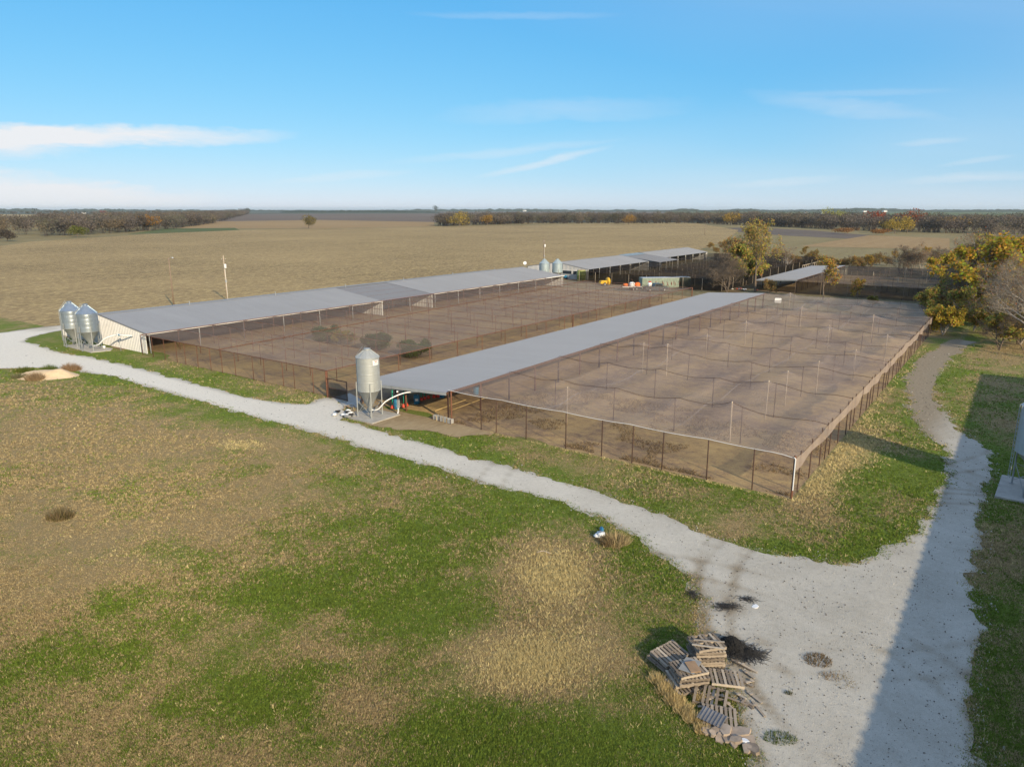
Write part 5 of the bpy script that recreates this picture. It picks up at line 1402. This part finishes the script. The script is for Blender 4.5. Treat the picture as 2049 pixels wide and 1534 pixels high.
tree_kind('sparse', 'bark_brown', GBR, seed=7, H=8, r0=.13, clear=.35, kids=(8, 6, 5), spread=.36, twigs=5, twig_len=.45, leaves=3, leaf=.13, drop=.5, pal=GOLD + RUST)
tree_kind('limey', 'bark_brown', GBR, seed=8, H=7, r0=.14, clear=.15, stems=2, kids=(8, 6, 5), spread=.44, twigs=6, twig_len=.5, leaves=4, leaf=.15, drop=.15, pal=LIME + OLIVE)
tree_kind('brush', 'bark_brown', GBR, seed=9, H=4.5, r0=.06, clear=.08, stems=5, kids=(6, 5, 4), spread=.4, twigs=6, twig_len=.45, leaves=2, leaf=.10, drop=.6, pal=RUST + OLIVE)
tree_kind('greenshrub', 'bark_brown', GBR, seed=10, H=3.4, r0=.07, clear=.05, stems=5, kids=(7, 6, 4), spread=.42, twigs=6, twig_len=.4, leaves=5, leaf=.10, drop=.05, pal=GREEN)
def tree(key, label, q, h, rz, group=None, wide=1.0, name='tree', cat='tree'):
    w_, c_, H = TREES[key]
    o = thing(name, label, cat, (q.x, q.y, 0), rz, group)
    s_ = h / H; o.scale = (s_ * wide, s_ * wide, s_)
    link('trunk', w_, o); link('crown', c_, o)
    return o
# the tall tree and its neighbours behind the open shed
tree('tallgold', 'tallest yellow-olive tree standing behind the end of the open shed', P(1511, 584), 16.2, .4, wide=1.0)
tree('bareC', 'bare grey-brown tree left of the tallest yellow tree', P(1455, 586), 9.5, 1.3, wide=1.1)
tree('limey', 'olive leafed tree crowding the tall tree on its left', P(1492, 570), 10.5, .2)
tree('bareC', 'second bare tree leaning behind the left bare one', P(1440, 574), 8.0, 2.6, wide=1.1)
tree('bareB', 'thin greyish tree just right of the tallest yellow tree', P(1570, 545), 9.0, .9)
tree('brush', 'rusty orange shrub beyond the pen, left of the tall tree crown', P(1465, 520), 9.0, .5, wide=1.1, cat='shrub', name='shrub')
tree('brush', 'brown shrub at the foot of the tallest yellow tree', P(1540, 588), 3.6, 2.0, cat='shrub', name='shrub')
tree('sparse', 'slim golden tree before the shorter open shed', P(1647, 600), 9.3, 1.0, wide=.95)
tree('sparse', 'small golden tree in front of the dark net wall', P(1714, 614), 5.8, 3.0, wide=.9)
tree('limey', 'low yellow-green bush behind the far pen net', P(1745, 613), 2.2, .3, wide=1.3, cat='bush', name='bush')
for i, (x, y, h_, k) in enumerate([(1800, 547, 8.6, 'bareC'), (1822, 549, 8.0, 'bareC'), (1846, 550, 9.2, 'limey'), (1870, 548, 8.2, 'bareC')]):
    tree('bareC' if k == 'bareC' else 'bareB', ['left one of the bare dark trees behind the dark netted pen', 'second bare dark tree behind the dark netted pen', 'third dark tree with greenish top behind the pen', 'right one of the bare dark trees behind the pen'][i], P(x, y), h_, i * 1.4, 'bare trees behind the dark pen', 1.2)
ORD = 'first second third fourth fifth sixth seventh eighth ninth tenth eleventh twelfth thirteenth fourteenth fifteenth sixteenth seventeenth eighteenth nineteenth twentieth twenty-first twenty-second twenty-third twenty-fourth'.split()
# the grove at the right
GROVE = [('bareA', 1932, 640, 15, .3, 'big pale bare tree whose trunk leans above the yellow bushes'), ('bareB', 1985, 640, 15, 2.1, 'bare twiggy tree behind the yellow bushes on the right'), ('bareA', 2062, 716, 12.5, 4.0, 'pale branched bare tree at the right edge nearest the track'),
         ('gold', 2030, 628, 15.5, .8, 'bright golden tree at the upper right edge'), ('gold', 1985, 630, 12, 2.2, 'golden tree half hidden by bare branches'), ('gold', 1948, 662, 6.6, 3.3, 'spreading yellow-green tree over the end of the track'),
         ('goldsmall', 1886, 670, 4.9, .2, 'small multi-stem yellow tree beside the net corner'), ('limey', 1905, 652, 6.8, 1.7, 'olive yellow tree behind the small yellow one'), ('limey', 1975, 668, 5.5, 2.9, 'low olive tree right of the track end'), ('brush', 1866, 640, 5.2, 1.1, 'rust brown shrub behind the net corner'),
         ('bareB', 2030, 660, 13, 5.2, 'tangled bare tree in the middle of the right grove'), ('bareC', 2000, 700, 6.5, .9, 'low bare tree beside the shaded lawn'), ('bareA', 2085, 640, 16, 1.9, 'bare tree cut by the right edge above the lawn'), ('brush', 2035, 690, 4.5, 2.4, 'dark shrub under the right edge bare tree'),
         ('bareB', 1962, 590, 12, 3.9, 'grey bare tree at the back of the right grove'), ('gold', 2075, 575, 15, 3.0, 'golden tree at the back of the right edge'), ('bareC', 1905, 570, 9.5, 2.0, 'bare brown tree at the left back of the grove'), ('brush', 1985, 655, 5, 4.4, 'leafless shrub in the grove shade')]
GROVE += [('bareA', 1968, 622, 16, 1.0, 'tall bare tree rising behind the spreading yellow-green tree'), ('gold', 2012, 646, 14.5, 4.1, 'tall golden tree between the bare trees of the grove'), ('gold', 2052, 655, 16.5, 5.5, 'tallest golden tree at the right edge above the shaded lawn'),
          ('bareB', 2005, 672, 12.5, 3.1, 'bare tangled tree overhanging the end of the track'), ('limey', 1938, 628, 9.5, 4.7, 'olive crowned tree behind the yellow bushes'), ('bareA', 1915, 612, 12.5, .4, 'pale bare tree at the left front of the grove'), ('bareB', 2040, 690, 11, 1.2, 'bare tree just behind the shaded lawn'), ('limey', 2048, 700, 6, 2.2, 'low olive tree under the right edge trees')]
GROVE += [(['bareB', 'bareC', 'bareA', 'limey', 'bareB', 'gold'][i % 6], 1900 + (i * 37) % 190, 568 + (i * 23) % 75, [11, 8, 13, 7, 12, 11][i % 6], i * 1.1, '%s, %s across the grove backdrop from its left end' % (['bare twiggy tree', 'low bare tree', 'tall pale bare tree', 'olive leafed tree', 'bare twiggy tree', 'golden tree'][i % 6], ORD[sorted(range(22), key=lambda q: (q * 37) % 190).index(i)])) for i in range(22)]
for (k, x, y, h_, rz, lab) in GROVE:
    tree(k, lab, P(x, y), h_, rz, 'right grove' if 'backdrop' in lab else None, 1.12, 'shrub' if k == 'brush' else 'tree', 'shrub' if k == 'brush' else 'tree')
# brush line beyond the pens
for i in range(24):
    x = 1560 + i * 15.5 + RNG.uniform(-5, 5); y = 527 + RNG.uniform(-9, 9) + (8 if 1640 < x < 1760 else 0)
    tree(['brush', 'bareC', 'brush', 'sparse'][i % 4], '%s, %s from the left in the thicket beyond the dark pens' % (['rusty leafed shrub', 'bare grey shrub', 'brown twiggy shrub', 'sparse golden shrub'][i % 4], ORD[i]), P(x, y), RNG.uniform(3, 5.6), RNG.uniform(0, 6), 'thicket beyond the dark pens', 1.25, 'shrub', 'shrub')
for i, (x, y, h_) in enumerate([(1420, 497, 3.2), (1446, 500, 4.2), (1433, 507, 3.0)]):
    tree('brush', ['shrub at the far corner of the stubble beyond the last barn', 'orange shrub right of the far barn corner', 'low shrub in front of the far barn corner'][i], P(x, y), h_, i, 'shrubs by the far barn', 1.2, 'shrub', 'shrub')
# green shrubs under the net
for i, (x, y, h_) in enumerate([(655, 682, 2.3), (690, 692, 2.4), (752, 700, 2.4), (832, 715, 2.4)]):
    tree('greenshrub' if i != 1 else 'limey', ['green shrub under the pen net, leftmost of four', 'sparse yellowish shrub under the net, second of four', 'round green shrub under the net, third of four', 'olive green shrub under the net nearest the open shed'][i], P(x, y), h_, i * 2, 'shrubs under the net', 1.35, 'shrub', 'shrub')

# far woods: crowns of many small twig faces merged into one mass
def crown_cloud(rg, n, w, h, s_):
    """small faces filling a lumpy crown"""
    lob = 7; lc = rg.normal(0, .30, (lob, 3)) * np.array([1, 1, .6]); k = rg.integers(0, lob, n)
    d = rg.normal(0, 1, (n, 3)); d /= np.linalg.norm(d, axis=1)[:, None]
    p = lc[k] + d * (.30 + .22 * rg.random((n, 1)))
    c = np.stack([p[:, 0] * w, p[:, 1] * w, h * (.56 + p[:, 2] * .55)], 1); c[:, 2] = np.clip(c[:, 2], .1 * h, None)
    a = rg.normal(0, 1, (n, 3)); a[:, 2] = np.abs(a[:, 2]) + .5; a /= np.linalg.norm(a, axis=1)[:, None]
    b = np.cross(a, rg.normal(0, 1, (n, 3))); b /= np.linalg.norm(b, axis=1)[:, None] + 1e-9
    sz = s_ * (.5 + rg.random((n, 1)))
    return np.stack([c - b * sz * .35, c + b * sz * .35, c + a * sz], 1)
def woodland(name, label, spots, seed, tris, pal, hr=(8, 13), face=.8):
    rg = np.random.default_rng(seed); V, C = [], []
    for (x, y) in spots:
        h = rg.uniform(*hr); w = h * rg.uniform(.55, .8)
        v = crown_cloud(rg, tris, w, h, face); v[:, :, 0] += x; v[:, :, 1] += y
        col = np.array(pal[rg.integers(0, len(pal))]) * rg.uniform(.8, 1.2)
        c = col[None] * (.7 + .6 * rg.random((tris, 1)))
        tr_ = []
        for q in range(5):
            a = rg.uniform(0, 6.28); x0, y0 = x + rg.normal(0, .6), y + rg.normal(0, .6)
            tr_.append([[x0 - .22, y0, -.3], [x0 + .22, y0, -.3], [x0 + np.cos(a) * w * .35, y0 + np.sin(a) * w * .35, h * .62]])
        V.append(np.concatenate([v, np.array(tr_)])); C.append(np.concatenate([c, np.tile(np.array([.16, .13, .11]), (5, 1))]))
    V = np.concatenate(V); C = np.repeat(np.concatenate(C), 3, 0)
    o = link(name, fast_mesh(name, V.reshape(-1, 3), np.arange(len(V) * 3).reshape(-1, 3), 'blade', {'Col': C}))
    o['kind'] = 'stuff'; o['label'] = label; o['category'] = 'woodland'
    return o
def fill_band(near, far, n, seed):
    """random points between two pixel polylines on the ground, near edge favoured"""
    rg = np.random.default_rng(seed); A = [P(*q) for q in near]; B = [P(*q) for q in far]; out = []
    lens = [max((A[i + 1] - A[i]).length, (B[i + 1] - B[i]).length) for i in range(len(A) - 1)]; tot = sum(lens)
    for i in range(len(A) - 1):
        for k in range(max(1, int(n * lens[i] / tot))):
            s_, d = rg.random(), rg.random() ** 1.5
            q = A[i].lerp(A[i + 1], s_).lerp(B[i].lerp(B[i + 1], s_), d); out.append((q.x, q.y))
    return out
WP = [(.135, .115, .102), (.155, .130, .112), (.115, .102, .092), (.15, .13, .10), (.17, .145, .12), (.125, .12, .085), (.19, .15, .10)]
woodland('woodland', 'grey leafless creek wood left of the stubble field', fill_band([(-120, 482), (90, 474), (230, 466), (350, 457.5), (430, 446), (497, 428)], [(-120, 452), (60, 448), (150, 441), (300, 434), (400, 428.5), (488, 425.5)], 1300, 1), 1, 360, WP, (10, 16), .95)
woodland('woodland', 'grey brown wood beyond the stubble field', fill_band([(872, 452.5), (1050, 447.5), (1400, 446.5), (1560, 453), (1720, 461), (1900, 466), (2300, 474)], [(900, 444), (1050, 441), (1400, 440), (1560, 443), (1720, 447), (1900, 449), (2300, 452)], 1300, 2), 2, 360, WP, (10, 16), .95)
woodland('woodland', 'dark farther wood behind the hay field', fill_band([(-200, 431), (210, 428), (330, 427)], [(-200, 427), (210, 425.5), (330, 425)], 120, 3), 3, 160, [(.10, .10, .07), (.12, .11, .09)], (9, 14), 1.8)
for i, (x, y, h_, wd, pal, lab) in enumerate([(155, 474, 8, 1.3, [(.14, .15, .04)], 'olive green tree in the left creek wood'), (300, 461, 14, 1.2, [(.30, .16, .04)], 'orange tinted tree in the left creek wood'), (205, 429, 17, 1.0, [(.30, .07, .03)], 'red brown tree on the far left skyline'),
                                              (190, 429.5, 15, 1, [(.2, .17, .15)], 'grey tree beside the red one on the skyline'), (143, 430, 14, 1, [(.2, .17, .14)], 'dark tree on the far left skyline'), (920, 453, 16, 1.5, [(.34, .25, .05), (.28, .22, .06)], 'large yellow tinted tree at the left end of the far wood'),
                                              (975, 450, 14, 1.1, [(.32, .2, .05)], 'gold tinted tree near the left end of the far wood'), (1258, 449, 13, 1.3, [(.30, .18, .05)], 'orange crown in the middle of the far wood'), (1462, 450, 14, 1.1, [(.36, .24, .05)], 'gold crown in the far wood left of the tall tree'),
                                              (1748, 458, 19, 1.2, [(.26, .06, .03)], 'dark red tree in the right far wood'), (1820, 462, 19, 1.5, [(.26, .08, .04)], 'wide dark red crown behind the golden one'), (1815, 466, 12.5, 1.05, [(.42, .30, .06), (.34, .25, .06)], 'golden crown in front of the dark red trees'),
                                              (1790, 467, 12, 1.6, [(.34, .25, .06)], 'yellowish low tree in the right far wood'), (1668, 449, 20, 1.2, [(.36, .36, .05)], 'lemon green crown above the far wood'), (1910, 464, 15, 1.6, [(.26, .17, .05)], 'rusty topped tree at the right of the far wood'),
                                              (497, 428.2, 30, .9, [(.10, .11, .08)], 'dark tree where the left wood meets the skyline'), (872, 425.5, 45, .8, [(.07, .085, .06)], 'tiny lone tree on the skyline'), (618, 457, 15, 1.15, [(.17, .14, .06), (.24, .19, .06), (.13, .115, .06)], 'lone round tree standing out in the stubble field'), (15, 482, 7, 1.5, [(.09, .075, .06)], 'dark thicket at the left edge of the field'),
                                              (1765, 470, 5, 3, [(.28, .15, .06)], 'rust coloured scrub in front of the far wood'), (1690, 468, 5, 4, [(.26, .14, .06)], 'rust coloured scrub strip in the pasture')]):
    q = P(x, y); rg = np.random.default_rng(100 + i)
    o = thing('tree', lab, 'tree', (q.x, q.y, -.2))
    fs = .55 + h_ * .03
    v = crown_cloud(rg, 900, h_ * .62 * wd, h_, fs)
    c = np.array(pal)[rg.integers(0, len(pal), 900)] * (.65 + .7 * rg.random((900, 1)))
    link('crown', fast_mesh('crown', v.reshape(-1, 3), np.arange(2700).reshape(-1, 3), 'blade', {'Col': np.repeat(c, 3, 0)}), o)
    mb = MB().tube([(0, 0, 0), (.1, 0, h_ * .25), (0, .2, h_ * .6)], [h_ * .025, h_ * .02, h_ * .006], 6)
    for k in range(4): mb.tube([(0, 0, h_ * (.2 + .07 * k)), (math.cos(k * 1.6) * h_ * .25 * wd, math.sin(k * 1.6) * h_ * .25 * wd, h_ * .6)], [h_ * .012, h_ * .004], 5)
    mb.build('trunk', 'bark_brown', o)

# tree belts and low hills on the horizon
t = NT('distant_tree_belt'); p = t.pos('World')
n = t.noise(p, .02, 4, .6)
t.bsdf(t.ramp(n, (.3, (.030, .045, .032, 1)), (.7, (.055, .065, .045, 1))), 1, 0, None, .05)
M['belt'] = t.m
def belt(label, x0, x1, y, h, seed, hump=0.0):
    """a lumpy band of far trees between two pixel columns, standing at the ground row y"""
    n = int((x1 - x0) / 1.6) + 2; xs = np.linspace(x0, x1, n); mb = MB(); vs, fs = [], []
    nz = vnoise(xs, xs * 0 + seed, 9, seed, 4, .6); nz2 = vnoise(xs, xs * 0 + seed, 60, seed + 5, 2)
    for i, x in enumerate(xs):
        q = P(x, y); back = Vector((q.x - CAM[0], q.y - CAM[1], 0)).normalized() * 140
        env = math.sin(math.pi * i / (n - 1)) ** .35
        hh = h * (.35 + .9 * nz[i]) * (.55 + .7 * nz2[i]) * env + hump * math.sin(math.pi * i / (n - 1)) ** 2
        vs += [(q.x, q.y, -1), (q.x + back.x * .2, q.y + back.y * .2, hh * .8), (q.x + back.x * .5, q.y + back.y * .5, hh), (q.x + back.x, q.y + back.y, -1)]
        if i:
            o_ = 4 * (i - 1)
            for k in range(3): fs.append((o_ + k, o_ + 4 + k, o_ + 5 + k, o_ + 1 + k))
    o = mb.add(vs, fs).build('hills', 'belt'); o['kind'] = 'structure'; o['label'] = label
    return o
belt('wooded skyline at the far left', -400, 700, 423.2, 26, 2)
belt('dark shelter belt left of centre', 560, 880, 425.5, 15, 3)
belt('wooded skyline across the centre', 690, 1420, 422.8, 24, 4)
belt('wooded skyline at right of centre', 1380, 2500, 422.6, 24, 5)
belt('low wooded rise left of the tall tree', 1320, 1420, 423.6, 16, 6, 14)
belt('second low wooded rise', 1400, 1560, 423.9, 16, 7, 10)
belt('wooded hill right of the tall tree', 1560, 1900, 423.9, 16, 8, 18)
belt('low wooded rise at the far right', 1880, 2120, 424.2, 14, 9, 5)
belt('tree rows between far fields at right', 1600, 1780, 427.5, 9, 10)
# far farmsteads
for i, (x, y, w_) in enumerate([(1693, 423.6, 60), (1730, 424.2, 26), (1770, 424.0, 34), (1645, 428.0, 12), (168, 427.5, 16), (485, 423.0, 70), (1050, 423.0, 40), (1822, 453, 10), (1612, 427.0, 14)]):
    q = P(x, y)
    o = thing('farmhouse', ['long white farm building on the right skyline hill', 'small white house on the right skyline', 'pale shed on the right skyline', 'white house among the far right fields', 'white farm shed behind the left creek wood', 'pale low building on the far left skyline', 'pale building on the centre skyline', 'white gable showing inside the right far wood', 'brown roofed house among far right fields'][i], 'house', (q.x, q.y, -.5), CRZ + .2 * i)
    hh = w_ * .22 + 2
    MB().box((0, 0, hh / 2), (w_, w_ * .5, hh)).build('wall', 'white_paint', o)
    MB().prism([(-w_ * .28, hh), (w_ * .28, hh), (0, hh * 1.45)], -w_ * .52, w_ * .52, 'x').build('roof', 'roof_dull' if i != 8 else 'rust', o)
    MB().box((w_ * .2, -w_ * .255, hh * .5), (w_ * .12, .2, hh * .3)).build('window', 'glass', o)

# ------------------------------------------------------------------ grass tufts over the lawn, stones on the gravel
rg = np.random.default_rng(99)
def scatter_px(n, ymin, ymax, xmin=-30, xmax=2080):
    sx = rg.uniform(xmin, xmax, n); yy = ymin + (ymax - ymin) * rg.random(n) ** .85
    u, v = (sx - CX) / F, (CY - yy) / F; c, s_ = math.cos(PITCH), math.sin(PITCH)
    dx, dy, dz = u, c + v * s_, -s_ + v * c; t_ = -CAMZ / dz
    return CAM[0] + (RIGHT[0] * dx + HEAD[0] * dy) * t_, CAM[1] + (RIGHT[1] * dx + HEAD[1] * dy) * t_
gx, gy = scatter_px(330000, 690, 1620)
okm = (road_f(gx, gy) < .10 + .38 * rg.random(len(gx)) ** 2.5) & ((gy < .25) | (gx > 44.75)) & (gx < 76) & ~((gx > SX0 - 1) & (gx < SX1 + .5) & (gy > -1.5) & (rg.random(len(gx)) < .8))
gx, gy = gx[okm], gy[okm]
kb = sdist(gx, gy, BP) < .1
gx, gy = gx[kb], gy[kb]
dd, ss = dry_map(gx, gy)
dist = np.hypot(gx - CAM[0], gy - CAM[1]); n = len(gx)
isdry = (dd + (vnoise(gx, gy, .7, 17, 2) - .5) * .5 + rg.normal(0, .25, n)) > .53
isstraw = (ss + rg.normal(0, .18, n)) > .5
fence = np.exp(-((gy - .1) / .5) ** 2) * (gx > 16) * (gx < 45) * .4 + np.exp(-((gx - 45.1) / .7) ** 2) * (gy > 0) * .8 * (rg.random(n) ** .7)
hgt_ = (.045 + .035 * rg.random(n)) * (1 + .9 * isstraw + 2.0 * fence * rg.random(n) ** 2) * (dist / 40) ** .35
G1 = np.array([.15, .22, .038]) * (.55 + .9 * rg.random((n, 1))) * np.array([1, 1, 1]) + rg.random((n, 1)) * np.array([.035, .02, .004])
D1 = np.array([.44, .345, .185]) * (.55 + .8 * rg.random((n, 1)))
S1 = np.array([.64, .53, .27]) * (.6 + .6 * rg.random((n, 1)))
gc = np.where((isstraw | (fence > .35))[:, None], S1, np.where(isdry[:, None], D1, G1))
T = []
for k in range(3):
    wa = rg.random(n) * 3.1416; wd = (.018 + .016 * rg.random(n)) * (dist / 35) ** .7; la = rg.random(n) * 6.283; le = hgt_ * (.4 + .8 * rg.random(n))
    ox, oy = gx + rg.normal(0, .05, n), gy + rg.normal(0, .05, n)
    T.append(np.stack([np.stack([ox - np.cos(wa) * wd, oy - np.sin(wa) * wd, np.full(n, -.01)], 1), np.stack([ox + np.cos(wa) * wd, oy + np.sin(wa) * wd, np.full(n, -.01)], 1),
                       np.stack([ox + np.cos(la) * le, oy + np.sin(la) * le, hgt_ * (.7 + .5 * rg.random(n)) + .02], 1)], 1))
T = np.concatenate(T)
o = link('grass', fast_mesh('grass', T.reshape(-1, 3), np.arange(len(T) * 3).reshape(-1, 3), 'blade', {'Col': np.repeat(np.concatenate([gc, gc, gc]), 3, 0)}))
o['kind'] = 'stuff'; o['label'] = 'short green and straw coloured grass over the lawn'; o['category'] = 'grass'
# weeds and litter inside the front of the right pen
wx, wy = rg.uniform(BX0 + .3, BX1 - .2, 26000), BY0 + .3 + 16 * rg.random(26000) ** 1.5
k = vnoise(wx, wy, 2.6, 81, 3) > .50
wx, wy = wx[k], wy[k]; n = len(wx)
wa, la = rg.random(n) * 3.14, rg.random(n) * 6.28; hh_ = .08 + .22 * rg.random(n) ** 2; wd = .02 + .02 * rg.random(n)
T = np.stack([np.stack([wx - np.cos(wa) * wd, wy - np.sin(wa) * wd, np.zeros(n)], 1), np.stack([wx + np.cos(wa) * wd, wy + np.sin(wa) * wd, np.zeros(n)], 1), np.stack([wx + np.cos(la) * hh_ * .9, wy + np.sin(la) * hh_ * .9, hh_], 1)], 1)
c = np.where(rg.random((n, 1)) > .45, np.array([[.22, .15, .085]]), np.array([[.40, .30, .16]])) * (.5 + .8 * rg.random((n, 1)))
o = link('weeds', fast_mesh('weeds', T.reshape(-1, 3), np.arange(n * 3).reshape(-1, 3), 'blade', {'Col': np.repeat(c, 3, 0)}))
o['kind'] = 'stuff'; o['label'] = 'dead brown weeds inside the front of the right pen'; o['category'] = 'weeds'
# stones
gx, gy = scatter_px(40000, 690, 1600)
rf_ = road_f(gx, gy); k = (rf_ > -.55) & (rg.random(len(gx)) < np.where(rf_ > 0, .75, .9)) & ((gy < .2) | (gx > 44.8)); gx, gy, rf_ = gx[k], gy[k], rf_[k]; n = len(gx)
s_ = .018 + .05 * rg.random(n) ** 4; dist = np.hypot(gx - CAM[0], gy - CAM[1]); s_ *= (dist / 40) ** .5
ang = rg.random(n) * 6.28
base = np.stack([np.stack([gx + np.cos(ang + j * 2.09) * s_ * rg.uniform(.7, 1.3, n), gy + np.sin(ang + j * 2.09) * s_ * rg.uniform(.7, 1.3, n), np.full(n, .008)], 1) for j in range(3)] + [np.stack([gx, gy, .035 + s_ * .8], 1)], 1)
ix = np.arange(4 * n).reshape(-1, 4)
tri = np.concatenate([ix[:, [0, 1, 3]], ix[:, [1, 2, 3]], ix[:, [2, 0, 3]]])
c = np.where((rg.random((n, 1)) > .62) | (rf_[:, None] < .15), np.array([[.62, .60, .54]]), np.array([[.16, .14, .115]])) * (.6 + .6 * rg.random((n, 1)))
o = link('loose_stones', fast_mesh('loose_stones', base.reshape(-1, 3), tri, 'blade', {'Col': np.repeat(c, 4, 0)}))
o['kind'] = 'stuff'; o['label'] = 'loose dark and pale stones over the gravel'; o['category'] = 'stones'

# ------------------------------------------------------------------ the air: even pale haze that fades the skyline
hm = bpy.data.materials.new('haze_air'); hm.use_nodes = True; hm.node_tree.nodes.clear()
hv = hm.node_tree.nodes.new('ShaderNodeVolumePrincipled'); ho = hm.node_tree.nodes.new('ShaderNodeOutputMaterial')
hv.inputs['Color'].default_value = (.80, .94, 1.0, 1); hv.inputs['Density'].default_value = 4.5e-5; hv.inputs['Density Attribute'].default_value = ''; hv.inputs['Anisotropy'].default_value = .1
hm.node_tree.links.new(hv.outputs[0], ho.inputs['Volume'])
o = MB().box((CAM[0], CAM[1], 33), (54000, 54000, 70)).build('haze', hm)
o['kind'] = 'stuff'; o['label'] = 'thin pale haze over the whole farmland'; o['category'] = 'haze'
